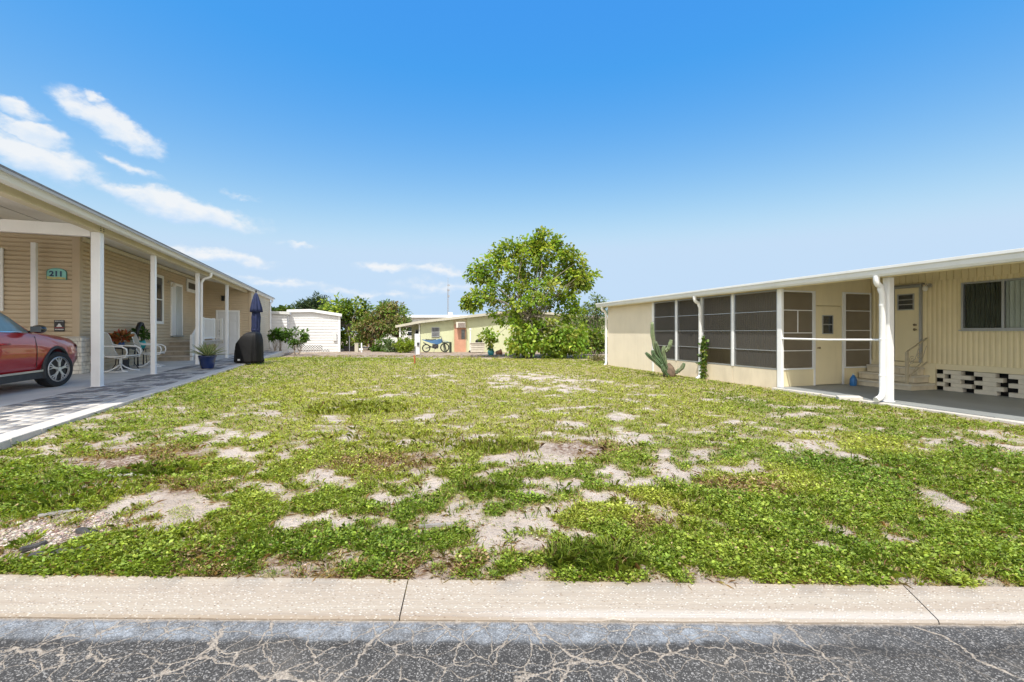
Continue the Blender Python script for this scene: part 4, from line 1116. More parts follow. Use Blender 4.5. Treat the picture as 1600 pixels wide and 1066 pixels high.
def grill_and_umbrella():
    x, y = (390 - 800) / F * 15.7, 15.7
    t = thing('covered_grill', 'barbecue grill under a draped black cover by the navy umbrella', 'grill', (x, y, ZL + .008), AL - .35)
    rings = []
    NN = 72
    for k, (z, hw, hd, sk) in enumerate([(.04, .355, .28, 0), (.10, .36, .285, 0), (.35, .365, .285, .0), (.62, .37, .28, .005), (.78, .36, .27, .01), (.90, .31, .25, .04), (1.0, .25, .21, .085), (1.055, .19, .16, .11), (1.075, .10, .08, .12), (1.08, .02, .02, .12)]):
        ring = []
        for i in range(NN):
            a = 2 * pi * i / NN; c, s = cos(a), sin(a); e = .36
            px = hw * math.copysign(abs(c) ** e, c); py = hd * math.copysign(abs(s) ** e, s)
            fold = (.018 * sin(7 * a + 1.5 * z) + .012 * sin(13 * a + 2) + .010 * sin(23 * a + 4 * z)) * (1.15 - z) * 1.6
            rr = 1 + fold / max(.1, math.hypot(px, py))
            zz = z - (.10 if c < -.3 else 0) * sstep(.4, .8, z) * min(1, (-c - .3) / .4 if c < -.3 else 0) + (.025 * sin(5 * a) if k == 0 else 0)
            ring.append((px * rr + sk, py * rr, float(zz)))
        rings.append(ring)
    MB().loft(rings).build('cover', M('black_vinyl_cover', (.010, .010, .011), .6, .3, 5, bump=.35, spec=.25), t, smooth=True)
    for sx in (-.28, .28):
        for sy in (-.2, .2): MB().tube([(sx - .02, sy, .05), (sx + .02, sy, .05)], .05, 12).build('wheel', BLACK, t)
    MB().box(-.24, -.06, -.298, -.288, .10, .16).build('label_tag', M('tag_white', (.7, .7, .7), .6), t)
    x, y = (400 - 800) / F * 16.5, 16.5
    u = thing('patio_umbrella', 'closed navy blue patio umbrella standing behind the covered grill', 'umbrella', (x, y, ZL + .008), AL)
    NV = M('navy_canvas', (.012, .021, .072), .8, .25, 8, fine=.1)
    wob = lambda a, z: 1 + .16 * sin(8 * a) + .06 * sin(3 * a + z * 4)
    MB().lathe([(0.028, 2.48), (0.060, 2.42), (0.104, 2.25), (0.148, 2.05), (0.172, 1.93), (0.188, 1.80), (0.164, 1.79), (0.104, 1.86), (0.024, 1.9)], 48, None, wob).build('canopy_cap', NV, u, smooth=True)
    MB().lathe([(0.040, 1.92), (0.108, 1.84), (0.132, 1.6), (0.124, 1.3), (0.132, 1.14), (0.120, 1.10), (0.144, 1.0), (0.160, .84), (0.136, .82), (0.024, .9)], 48, None, wob).build('canopy', NV, u, smooth=True)
    MB().lathe([(0.126, 1.11), (0.138, 1.13), (0.138, 1.16), (0.126, 1.18)], 24).build('strap', NV, u, smooth=True)
    MB().tube([(0, 0, .0), (0, 0, 2.55)], .022, 12).build('pole', M('bronze_pole', (.07, .06, .05), .4, metal=.5), u, smooth=True)
    MB().lathe([(.02, 0), (.27, 0), (.28, .03), (.25, .07), (.06, .10), (.03, .10)], 24).build('base', BLACK, u, smooth=40)
    MB().lathe([(.01, 2.60), (.03, 2.58), (.03, 2.54), (.02, 2.52)], 12).build('finial', MATS['bronze_pole'], u, smooth=True)
grill_and_umbrella()

# ------------------------------------------------------------------ the car
def car():
    PAINT = M('red_paint', (.42, .008, .016), .28, .05, 30, metal=.15, spec=.5, coat=1.0)
    t = thing('parked_car', 'dark red sport utility vehicle parked nose in under the carport', 'car', LW(-.80, .30, 0.002), AL + radians(90))
    # local: +x forward, y left; origin below the near (right) front wheel centre, body spans y 0 .. 1.8
    yc = .86
    #        x     zbot ztop  wlow  wmid  wsh   crown
    ST = [(.99, .40, .74, .58, .65, .60, .02), (.96, .32, .83, .70, .765, .70, .03), (.88, .26, .905, .785, .84, .755, .045), (.66, .24, .955, .84, .885, .785, .06), (.35, .24, .99, .855, .895, .80, .075), (.0, .24, 1.02, .865, .905, .815, .08), (-.35, .24, 1.045, .865, .905, .825, .08),
          (-.55, .24, 1.055, .86, .90, .835, .07), (-.9, .24, 1.06, .855, .90, .845, .05), (-1.4, .24, 1.065, .855, .90, .85, .03), (-2.2, .24, 1.075, .86, .905, .85, .03), (-2.8, .26, 1.085, .865, .91, .845, .03), (-3.3, .30, 1.09, .85, .895, .83, .03), (-3.6, .36, 1.07, .80, .85, .79, .03), (-3.72, .45, .98, .70, .76, .70, .02)]
    rings = []
    for (x, zb, zt, wl_, wm, ws, cr) in ST:
        h = zt - zb
        half = [(wl_ * .80, zb), (wl_ * .97, zb + .05), (wl_, zb + h * .22), (wm * .985, zb + h * .36), (wm, zb + h * .58), (wm * .99, zb + h * .74), ((wm + ws) / 2 + .012, zb + h * .88), (ws, zt - .01), (ws * .86, zt + cr * .35), (ws * .45, zt + cr * .85), (0, zt + cr)]
        rings.append([(x, yc - a, b) for a, b in half] + [(x, yc + a, b) for a, b in reversed(half[:-1])])
    body = MB().loft(rings).build('body', PAINT, t)
    # cut the wheel wells
    cutters = []
    for wx in (0.0, -2.67):
        cutters.append(MB().tube([(wx, -.2, .35), (wx, 1.95, .35)], .405, 40).build('cut', None))
        cutters[-1].parent = t
    bpy.context.view_layer.update()
    for c in cutters:
        bo = body.modifiers.new('b', 'BOOLEAN'); bo.operation = 'DIFFERENCE'; bo.object = c; bo.solver = 'EXACT'
    bpy.context.view_layer.update()
    me = bpy.data.meshes.new_from_object(body.evaluated_get(bpy.context.evaluated_depsgraph_get()))
    body.modifiers.clear(); body.data = me
    for c in cutters: bpy.data.objects.remove(c)
    me.shade_smooth(); me.set_sharp_from_angle(angle=radians(38))
    # cabin
    cab = [(-.52, 1.05, .80, 1.07, .76), (-.75, 1.05, .825, 1.20, .735), (-1.05, 1.05, .84, 1.385, .69), (-1.35, 1.05, .845, 1.535, .645), (-1.6, 1.05, .845, 1.60, .625), (-2.2, 1.06, .845, 1.64, .62), (-2.8, 1.07, .84, 1.63, .615), (-3.25, 1.08, .83, 1.57, .61), (-3.5, 1.08, .81, 1.36, .66), (-3.66, 1.07, .77, 1.10, .74)]
    rg = []
    for (x, zb, wb, zt, wt) in cab:
        half = [(wb, zb - .05), (wb, zb), (wb + (wt - wb) * .55, zb + (zt - zb) * .5), (wt, zt - (zt - zb) * .06), (wt * .9, zt + .01), (wt * .5, zt + .035), (0, zt + .045)]
        rg.append([(x, yc - a, b) for a, b in half] + [(x, yc + a, b) for a, b in reversed(half[:-1])])
    MB().loft(rg).build('cabin', PAINT, t, smooth=35)
    def side(z, x):
        # half width of the cabin side at height z, station x
        for (a, b) in zip(cab, cab[1:]):
            if b[0] <= x <= a[0]:
                k = (a[0] - x) / (a[0] - b[0]); L = [a[i] + (b[i] - a[i]) * k for i in range(5)]
                q = min(1, max(0, (z - L[1]) / max(.01, L[3] - L[1]))); return L[2] + (L[4] - L[2]) * q
        return .8
    def side_panel(pts, off, thick=.012):
        # dense fan so that the pane follows the tumblehome
        mb = MB(); n = 10
        lo, hi = pts
        xs = np.linspace(0, 1, n)
        def ev(L, u):
            L = np.array(L); d = np.concatenate([[0], np.cumsum(np.hypot(*np.diff(L, axis=0).T))]); d /= d[-1]
            return np.interp(u, d, L[:, 0]), np.interp(u, d, L[:, 1])
        g = []
        for u in xs:
            x0, z0 = ev(lo, u); x1, z1 = ev(hi, u); col = []
            for w in (0, .33, .66, 1):
                x, z = x0 + (x1 - x0) * w, z0 + (z1 - z0) * w
                col.append((x, z))
            g.append(col)
        res = []
        for sg in (-1, 1):
            vs = [(x, yc + sg * (side(z, x) + off), z) for col in g for x, z in col]
            res.append(MB().add(vs, [(i * 4 + j, (i + 1) * 4 + j, (i + 1) * 4 + j + 1, i * 4 + j + 1) for i in range(n - 1) for j in range(3)]))
        return res
    GL = M('car_glass', (.15, .21, .22), .05, .3, 2, spec=.6, coat=.3)
    for lo, hi in (([(-.70, 1.085), (-1.72, 1.095)], [(-.72, 1.11), (-1.05, 1.34), (-1.35, 1.485), (-1.72, 1.55)]), ([(-1.80, 1.095), (-2.65, 1.11)], [(-1.80, 1.555), (-2.55, 1.575)]), ([(-2.75, 1.115), (-3.42, 1.14)], [(-2.68, 1.56), (-3.2, 1.48)])):
        for w_ in side_panel((lo, hi), .010): w_.build('side_window', GL, t)
    for w_ in side_panel(([(-.60, 1.062), (-3.5, 1.10)], [(-.60, 1.085), (-3.5, 1.125)]), .013): w_.build('belt_moulding', M('chrome', (.6, .6, .6), .15, metal=1), t)
    ws = MB(); ws.add([(-.545, yc - .70, 1.105), (-.545, yc + .70, 1.105), (-1.36, yc + .56, 1.575), (-1.36, yc - .56, 1.575)], [(0, 1, 2, 3)]); ws.build('windscreen', GL, t)
    # dark lower cladding, sill, arches
    DK = M('grey_cladding', (.035, .034, .035), .6, .15, 8)
    c = MB()
    for sg in (-1, 1):
        yy = yc + sg * .865
        c.bar((-.44, yy, .275), (-2.24, yy, .275), .07, .13)
        for wx in (0, -2.67):
            arc = [(wx + .425 * cos(a), yc + sg * .895, .35 + .425 * sin(a)) for a in np.linspace(-.35, pi + .35, 20)]
            c.tube(arc, .032, 8)
    c.box(.58, .97, yc - .68, yc + .62, .20, .33); c.build('cladding', DK, t, smooth=40)
    for sg in (-1, 1): MB().bar((-.46, yc + sg * .905, .352), (-2.22, yc + sg * .905, .352), .012, .034).build('sill_trim', M('satin_silver', (.62, .62, .62), .3, metal=.7), t)
    # shut lines
    for sg in (-1, 1):
        for x in (-.62, -1.75):
            MB().tube([(x + .03, yc + sg * .872, .42), (x, yc + sg * .901, .62), (x - .01, yc + sg * .903, .80), (x - .02, yc + sg * .872, 1.0)], .005, 5).build('shut_line', BLACK, t)
    for x in (-1.50, -2.5):
        for sg in (-1, 1): MB().tube([(x + .10, yc + sg * .895, .87), (x + .07, yc + sg * .935, .875), (x - .07, yc + sg * .935, .875), (x - .10, yc + sg * .895, .87)], .015, 8).build('door_handle', PAINT, t, smooth=True)
    for sg in (-1, 1):
        m = MB(); mx = Matrix.Translation((-.80, yc + sg * 1.0, 1.13)) @ Matrix.Rotation(radians(90), 4, 'Y') @ Matrix.Diagonal((1, 1.35, 1.3, 1))
        m.lathe([(.01, -.05), (.05, -.045), (.075, -.01), (.08, .03), (.06, .055), (.01, .06)], 18, mx); m.tube([(-.80, yc + sg * .86, 1.08), (-.80, yc + sg * .95, 1.10)], .022, 8)
        mi = m.build('wing_mirror', M('gloss_black', (.012, .012, .014), .12, coat=.8), t, smooth=50)
        MB().cbox((-.872, yc + sg * 1.0, 1.13), (.006, .15, .10)).build('mirror_glass', M('mirror_glass', (.10, .12, .13), .05), mi, bevel=.01)
    for sg in (-1, 1):
        L = MB(); L.add([(1.0, yc + sg * .46, .69), (.985, yc + sg * .66, .70), (.925, yc + sg * .81, .725), (.76, yc + sg * .885, .77), (.76, yc + sg * .865, .83), (.90, yc + sg * .785, .81), (.97, yc + sg * .65, .78), (.995, yc + sg * .46, .75)], [(0, 1, 2, 3, 4, 5, 6, 7)])
        L.build('headlight', M('lamp_lens', (.55, .57, .6), .05, spec=1, coat=1), t)
    MB().box(.975, 1.005, yc - .40, yc + .40, .45, .63).build('grille', BLACK, t, bevel=.02)
    # wheels
    T_ = M('tyre', (.016, .016, .017), .75, .2, 20); R_ = M('alloy', (.66, .66, .66), .3, .05, metal=.35); RD = M('alloy_dark', (.03, .03, .032), .5)
    for i, (wx, wy, st) in enumerate(((0, .02, -.24), (0, 1.70, -.24), (-2.67, .02, 0), (-2.67, 1.70, 0))):
        sg = -1 if wy < yc else 1
        w = bpy.data.objects.new('wheel', None); COL.objects.link(w); w.parent = t; w.location = (wx, wy, .345); w.rotation_euler = (0, 0, st)
        mx = Matrix.Rotation(radians(90), 4, 'X')
        MB().lathe([(.235, -.10), (.30, -.112), (.335, -.10), (.347, -.06), (.347, .06), (.335, .10), (.30, .112), (.235, .10)], 44, mx, None, False).build('tyre', T_, w, smooth=35)
        rm = MB().lathe([(.238, -.112), (.246, -.106), (.238, -.095), (.224, -.085), (.222, -.112)], 44, mx if sg > 0 else mx @ Matrix.Rotation(pi, 4, 'X'), None, False)
        y0 = sg * .098
        for k in range(5):
            a = 2 * pi * k / 5 + .3
            for da, db in ((-.10, -.30), (.10, .30), (0, -.02)):
                p0 = (.05 * cos(a + da * 2), y0 + sg * .012, .05 * sin(a + da * 2)); p1 = (.13 * cos(a + da), y0 + sg * .012, .13 * sin(a + da)); p2 = (.226 * cos(a + db), y0 - sg * .004, .226 * sin(a + db))
                rm.bar(p0, p1, .016, .018, (0, 1, 0)); rm.bar(p1, p2, .013, .018, (0, 1, 0))
        rm.tube([(0, y0 - sg * .02, 0), (0, y0 + sg * .022, 0)], .042, 20)
        rm.build('rim', R_, w, smooth=40)
        MB().tube([(0, y0 - sg * .05, 0), (0, y0 - sg * .03, 0)], .225, 32).build('backing_disc', RD, w)  # dark backing disc added behind the spokes
car()

# ================================================================== house on the right
CREAM = M('cream_paint', (.83, .725, .48), .55, .06, 1.2, grime=.2, gcol=(.45, .37, .24))
CREAMD = M('cream_siding', (.83, .705, .44), .5, .06, 1.5, grime=.18, gcol=(.42, .34, .2))
ALU = M('mill_aluminium', (.42, .43, .44), .38, .06, 3, metal=.5)
SUNLITWALL = M('sunlit_cream_paint', (.74, .66, .52), .55, .05, 1.2, grime=.2, gcol=(.55, .47, .35))  # cream of the sunlit side wall, its lit tone put into the colour
def right_house():
    H = thing('screened_mobile_home', 'cream mobile home with screened room and flat white roof right of the lot', 'house', (PR[0], PR[1], ZR), AR)
    under = lambda v: 2.44 + .115 * (v + .2)
    # ---- roof
    pts = [(-.24, -6, under(-.24)), (7.5, -6, under(7.5)), (7.5, -6, under(7.5) + .06), (-.24, -6, under(-.24) + .06)]
    roof = MB().prism(pts, (0, 0, 0), (0, 17.25, 0)).build('roof', M('white_roof', (.66, .66, .64), .6, .06, 1, grime=.3, gcol=(.45, .42, .36)), H)
    # pan ribs on the underside over the carport
    rb = MB(); y = -5.9
    while y < 2.3:
        rb.prism([(-.1, y, under(-.1) - .03), (3.0, y, under(3.0) - .03), (3.0, y, under(3.0) - .001), (-.1, y, under(-.1) - .001)], (0, 0, 0), (0, .035, 0)); y += .30
    rb.build('pan_rib', CREAM, roof)
    # gutter fascia, stepped profile
    gp = [(-.20, 2.36), (-.30, 2.36), (-.325, 2.40), (-.335, 2.475), (-.355, 2.485), (-.355, 2.535), (-.34, 2.535), (-.325, 2.50), (-.20, 2.50)]
    MB().prism([(x, -6.05, z) for x, z in gp], (0, 0, 0), (0, 17.35, 0)).build('gutter', M('gutter_white', (.70, .71, .70)), H, bevel=.004)
    MB().box(-.195, -.10, -6, 11.2, 2.352, 2.425).build('eave_beam', CREAM, H)
    # ---- end wall and long wall of the screened room
    mb = MB(); Wl(mb, (0, 10.85), (0, 7.66), -.12, 2.40, 'groove', .10, .008); mb.build('wall', SUNLITWALL, H)
    MB().prism([(.0, 10.75, -.12), (7.0, 10.75, -.12), (7.0, 10.75, under(7) - .003), (0, 10.75, under(0) - .003)], (0, 0, 0), (0, .095, 0)).build('rear_wall', CREAM, H)
    k = MB()
    ss = [2.42, 3.9, 5.13, 6.32, 7.60]
    for a, b in zip(ss, ss[1:]): k.box(-.015, .085, a + .006, b - .006, -.14, .40)
    k.build('knee_wall', M('sunlit_stucco', (.74, .64, .48), .8, .08, 2, bump=.3, grime=.35, gcol=(.42, .35, .25)), H, bevel=.004)  # paler than the front knee walls: sunlit tone put into the colour
    # posts between the screens
    def up(s, w, name='screen_post', x0=-.03, x1=.07, z0=.40): MB().box(x0, x1, s - w / 2, s + w / 2, z0, 2.355).build(name, WHITE, H, bevel=.004)
    for s in ss[1:-1]: up(s, .075)
    MB().box(-.03, .07, 7.555, 7.655, -.13, 2.355).build('screen_post', WHITE, H, bevel=.004)
    # corner post of two tubes
    MB().box(-.045, .03, 2.33, 2.455, -.02, 2.355).build('corner_post', WHITE, H, bevel=.006)
    SCR = screenmat('dark_screen', (.088, .083, .078), .66)
    SCI = screenmat('brown_screen', (.20, .165, .125), .68)
    def screen_bay(P, a0, a1, rails, zb, zt, mat, name='screen_panel', openlow=False, fw=.035, mull=None, fm=ALU):
        """P(a, o, z): along, outward, up"""
        def bx(mb, aa, ab, oa, ob, za, zc):
            p = [P(a, o, z) for a in (aa, ab) for o in (oa, ob) for z in (za, zc)]
            mb.add(p, [(0, 1, 3, 2), (4, 6, 7, 5), (0, 4, 5, 1), (2, 3, 7, 6), (0, 2, 6, 4), (1, 5, 7, 3)])
        f = MB()
        bx(f, a0, a0 + fw, -.01, .02, zb, zt); bx(f, a1 - fw, a1, -.01, .02, zb, zt); bx(f, a0 + fw, a1 - fw, -.01, .02, zb, zb + fw); bx(f, a0 + fw, a1 - fw, -.01, .02, zt - fw, zt)
        for r in rails: bx(f, a0 + fw, a1 - fw, -.012, .022, r - .009, r + .009)
        if mull: bx(f, mull[0] - .01, mull[0] + .01, -.008, .015, mull[1], mull[2])
        fr = f.build(name, fm, H)
        lv = [zb + fw] + list(rails) + [zt - fw]
        for i in range(len(lv) - 1):
            if openlow and i == 0: continue
            s = MB(); p = [P(a, .004, z) for a, z in ((a0 + fw, lv[i] + .01), (a1 - fw, lv[i] + .01), (a1 - fw, lv[i + 1] - .01), (a0 + fw, lv[i + 1] - .01))]
            s.add(p, [(0, 1, 2, 3)]); s.build('mesh', mat, fr)
    side = lambda a, o, z: (-o, a, z)
    for i, (a, b) in enumerate(zip(ss, ss[1:])):
        a0 = a + (.045 if i else .04); b0 = b - .045
        screen_bay(side, a0, b0, (.865, 1.356, 1.83), .405, 2.35, SCR, openlow=(i == 1))
    # ---- front of the room: screen, door, screen
    ft = lambda a, o, z: (a, 2.42 - o, z)
    for xa, xb in ((.035, 1.07), (2.05, 3.0)): MB().box(xa, xb, 2.42, 2.50, .0, .40).build('knee_wall', CREAM, H)
    MB().box(.035, 3.02, 2.43, 2.49, 2.335, under(0) - .002).prism([(.035, 2.43, under(0)), (3.02, 2.43, under(0)), (3.02, 2.43, under(3.0) - .01)], (0, 0, 0), (0, .06, 0)).build('header', CREAM, H)
    MB().box(1.10, 2.02, 2.43, 2.49, 1.98, 2.335).build('door_header', CREAM, H)
    screen_bay(ft, .05, 1.05, (.865, 1.30, 1.85), .405, 2.33, SCI, mull=(.55, 1.30, 1.85), fm=WHITE)
    screen_bay(ft, 2.07, 2.99, (.865, 1.36, 1.86), .405, 2.33, SCI, fm=WHITE)
    d = MB().box(1.06, 1.11, 2.405, 2.49, 0, 2.335).box(2.015, 2.06, 2.405, 2.49, 0, 2.335).build('door', WHITE, H)
    lf = MB().box(1.125, 2.0, 2.425, 2.46, .015, 1.965).build('door_leaf', CREAM, d, bevel=.004)
    w = MB().box(1.34, 1.36, 2.405, 2.425, 1.27, 1.74).box(1.67, 1.69, 2.405, 2.425, 1.27, 1.74).box(1.36, 1.67, 2.405, 2.425, 1.72, 1.74).box(1.36, 1.67, 2.405, 2.425, 1.27, 1.29).box(1.36, 1.67, 2.41, 2.425, 1.495, 1.52).build('window', ALU, d)
    MB().box(1.36, 1.67, 2.415, 2.423, 1.29, 1.72).build('pane', DARKG, w)
    MB().tube([(1.20, 2.425, .93), (1.20, 2.39, .93), (1.20, 2.36, .93)], [.014, .014, .028], 10).build('handle', M('old_brass', (.30, .24, .15), .35, metal=.8), d, smooth=True)
    # ---- house wall behind carport
    mb = MB()
    Wl(mb, (3.03, 2.42), (3.03, 1.91), .46, 2.50, 'rib', .095, .013); Wl(mb, (3.03, 1.28), (3.03, .52), .60, 2.50, 'rib', .095, .013)
    Wl(mb, (3.03, .52), (3.03, -1.25), .60, 1.37, 'rib', .095, .013); Wl(mb, (3.03, -1.25), (3.03, -6), .60, 2.50, 'rib', .095, .013); Wl(mb, (3.03, 1.91), (3.03, 1.28), 2.42, 2.50, 'rib', .095, .013)
    Wl(mb, (3.03, .52), (3.03, -1.25), 2.40, 2.50, 'rib', .095, .013)
    mb.build('wall', CREAMD, H)
    mb = MB(); Wl(mb, (3.03, 2.42), (3.03, -6), 2.50, under(3.03) - .005, 'groove', .135, .02, off=.008); mb.build('upper_wall', CREAMD, H)
    MB().box(3.005, 3.06, -6, 1.0, .47, .60).build('base_trim', CREAM, H, bevel=.004)
    mb = MB(); Wl(mb, (3.03, 10.75), (3.03, 2.45), 0, under(3.0), 'rib', .095, .013); mb.build('inner_wall', CREAMD, H)
    MB().box(3.2, 7.0, -6, -5.9, 0, under(3)).box(6.9, 7.0, -5.9, 10.7, 0, under(6.5)).build('rear_wall', CREAM, H)
    # house door with jalousie
    f = MB().box(2.985, 3.04, 1.275, 1.325, .60, 2.43).box(2.985, 3.04, 1.865, 1.915, .60, 2.43).box(2.985, 3.04, 1.325, 1.865, 2.385, 2.43)
    d = f.build('door', ALU, H)
    MB().box(2.95, 3.03, 1.22, 1.95, 2.432, 2.462).build('drip_cap', M('grey_metal', (.28, .27, .24), .5, metal=.3), d)
    MB().box(3.005, 3.04, 1.33, 1.86, .615, 2.38).build('door_leaf', CREAM, d, bevel=.004)
    j = MB().box(2.985, 3.004, 1.43, 1.455, 1.85, 2.24).box(2.985, 3.004, 1.765, 1.79, 1.85, 2.24).box(2.985, 3.004, 1.455, 1.765, 2.215, 2.24).box(2.985, 3.004, 1.455, 1.765, 1.85, 1.872)
    for z in (1.985, 2.10): j.box(2.985, 3.0, 1.455, 1.765, z - .009, z + .009)
    w = j.build('window', ALU, d)
    MB().box(2.995, 3.003, 1.455, 1.765, 1.872, 2.215).build('pane', DARKG, w)
    for z in (1.38, 1.49): MB().tube([(3.004, 1.40, z), (2.965, 1.40, z), (2.95, 1.40, z)], [.022, .022, .03], 10).build('handle' if z < 1.4 else 'lock', MATS['old_brass'], d, smooth=True)
    MB().box(2.992, 3.05, 1.0, 2.42, 0, .598).build('step_riser', CREAM, H)
    # porch lamp
    l = MB().tube([(3.03, 1.12, 2.40), (2.99, 1.12, 2.40)], .05, 12).tube([(2.99, 1.12, 2.40), (2.90, 1.12, 2.43), (2.86, 1.12, 2.38)], .012, 8)
    l = l.build('wall_lamp', M('old_white', (.50, .47, .40), .5), H, smooth=40)
    MB().lathe([(.025, 2.39), (.05, 2.36), (.055, 2.30), (.03, 2.27), (.01, 2.265)], 14, Matrix.Translation((2.86, 1.12, 0))).build('lamp_shade', MATS['frosted_glass'], l, smooth=True)
    # sliding window with vertical blinds
    s0, s1, z0, z1 = -1.25, .52, 1.37, 2.40
    f = MB().box(2.99, 3.08, s0, s0 + .035, z0, z1).box(2.99, 3.08, s1 - .035, s1, z0, z1).box(2.99, 3.08, s0 + .035, s1 - .035, z0, z0 + .035).box(2.99, 3.08, s0 + .035, s1 - .035, z1 - .035, z1).box(2.995, 3.06, -.19, -.15, z0 + .035, z1 - .035).box(2.995, 3.06, -.70, -.665, z0 + .035, z1 - .035)
    w = f.build('window', ALU, H)
    MB().box(3.03, 3.036, s0 + .03, s1 - .03, z0 + .03, z1 - .03).build('pane', glassmat('window_glass', (.02, .03, .03), .14), w)
    MB().box(2.96, 3.01, s0 - .03, s1 + .03, z0 - .028, z0 - .002).build('sill', ALU, w)
    b1 = M('green_blind', (.80, .86, .78), .7, .08); b2 = M('dark_blind', (.09, .10, .07), .7, .2)
    for lo, hi, mt in ((s0 + .04, -.17, b1), (-.17, s1 - .04, b2)):
        m = MB(); s = lo
        while s < hi - .02: m.cbox((3.10, s + .04, (z0 + z1) / 2), (.006, .070, z1 - z0 - .06), (0, 0, .5)); s += .082
        m.build('blind', mt, w)
    # pierced block skirting: courses of half blocks with gaps
    sk = MB(); rr = random.Random(5)
    for row in range(5):
        z = .002 + row * .0925
        s = .98 if row % 2 == 0 else .98 - .275
        if row % 2: sk.box(2.99, 3.13, .98 - .16, .975, z, z + .09)
        while s > -6:
            L = .345 + rr.uniform(-.03, .03); g = .21 + rr.uniform(-.03, .03)
            if row % 2 == 0 and s == .98: s -= .13
            sk.box(2.99 + rr.uniform(-.004, .004), 3.13, s - L, s, z, z + .09); s -= .555
    sk.build('block_skirt', M('skirt_block', (.72, .66, .54), .9, .10, 6, bump=.4, grime=.25, gcol=(.48, .42, .32)), H, bevel=.004)
    MB().box(3.16, 3.2, -6, 2.4, 0, .47).build('crawl_shade', M('crawl_dark', (.012, .011, .01), .9), H)  # near-black sheet painted as the shade behind the pierced blocks
    # block steps
    st = MB(); cp = MB()
    for i, (v0, sA, sB) in enumerate(((2.19, .98, 2.36), (2.47, 1.10, 2.36), (2.75, 1.20, 2.36))):
        z = .175 * (i + 1) - .03
        s = sA
        while s < sB - .01:
            e = min(s + .40, sB); st.box(v0 + .025, 2.985, s + .025 if s == sA else s + .003, e - .003, .155 * i if i else 0, z - .045); s += .40
        cp.box(v0, 2.985, sA, sB, z - .045, z)
    so_ = st.build('steps', M('cream_block', (.66, .58, .43), .85, .12, 5, bump=.3, grime=.35, gcol=(.3, .25, .18)), H, bevel=.005); cp.build('tread', M('tread_cream', (.62, .57, .47), .8, .08, 5, grime=.3, gcol=(.4, .34, .26)), so_, bevel=.01)
    # wrought iron hand rail
    IR = M('cream_iron', (.50, .43, .30), .5, .1, 9)
    r = MB(); y = 1.16
    r.box(2.30, 2.35, y - .025, y + .025, .145, .86); r.bar((2.325, y, .87), (2.985, y, 1.18), .035, .022); r.bar((2.325, y, .26), (2.985, y, .62), .022, .022)
    for t, sgn in ((.25, 1), (.62, -1)):
        c = Vector((2.325 + .66 * t, y, .87 + .31 * t - .28)); pts = []
        for a in np.linspace(0, 3.6 * pi, 30):
            rad = .10 * (1 - a / (3.9 * pi)); pts.append(c + Vector((rad * cos(sgn * a + 1), 0, rad * sin(sgn * a + 1))))
        r.tube(pts, .008, 6)
    r.tube([(2.34, y, .45), (2.45, y, .62), (2.60, y, .70), (2.70, y, .92), (2.80, y, 1.06)], .008, 6); r.tube([(2.5, y, .36), (2.62, y, .5), (2.8, y, .62), (2.9, y, .85), (2.97, y, 1.0)], .008, 6)
    r.build('hand_rail', IR, H)
    # front post, its bar and the downspouts
    MB().box(-.065, .065, -.06, .06, 0, 2.352).box(-.08, .08, -.075, .075, 0, .015).build('post', WHITE, H, bevel=.01)
    MB().box(-.065, .065, -4.2, -4.08, 0, 2.352).build('post', WHITE, H, bevel=.01)
    MB().tube([(-.02, .065, 1.17), (-.02, 1.2, 1.155), (-.02, 2.325, 1.165)], .022, 10).build('guard_bar', WHITE, H, smooth=50)
    downspout(H, -.125, .02, 2.38, 0, (-1, 0), WHITE, .052, True, .16)
    downspout(H, -.075, 5.12, 2.38, -.12, (-1, 0), WHITE, .052, True, .20)
    downspout(H, -.06, 10.90, 2.38, -.15, (-1, .0), WHITE, .05, True, .20)
    return H
right_house()

def right_ground():
    T = Matrix.Translation((PR[0], PR[1], ZR)) @ Matrix.Rotation(AR, 4, 'Z')
    o = MB().box(-.10, 3.2, -4.5, 2.41, -.2, 0).build('carport_slab', M('painted_slab', (.25, .265, .265), .55, .12, 1.2, fine=.06, grime=.4, gcol=(.20, .19, .17)))
    o.matrix_world = T; setp(o, 'dark grey painted carport floor beside the cream house', 'driveway', kind='structure')
    o = MB().box(-.10, 3.2, -6.3, -4.506, -.3, -.012).build('driveway_apron', SLAB); o.matrix_world = T
    setp(o, 'concrete apron between the dark carport floor and the street', 'driveway', kind='structure')
    rr = random.Random(8); e = MB(); s = -6.0
    while s < 2.38:
        L = min(rr.uniform(.8, 1.3), 2.42 - s); e.box(-.24 + rr.uniform(-.02, .02), -.105, s + .003, s + L - .003, -.2, -.004 + rr.uniform(-.006, .004)); s += L
    o = e.build('slab_edge', MATS['edging_concrete'], bevel=.01); o.matrix_world = T
    setp(o, 'rough pale concrete edge along the dark carport floor', 'edging', kind='structure')
    o = MB().box(.09, 3.0, 2.51, 10.7, -.15, -.01).build('screen_room_floor', SLAB); o.matrix_world = T
    setp(o, 'concrete floor inside the screened room', 'floor', kind='structure')
right_ground()

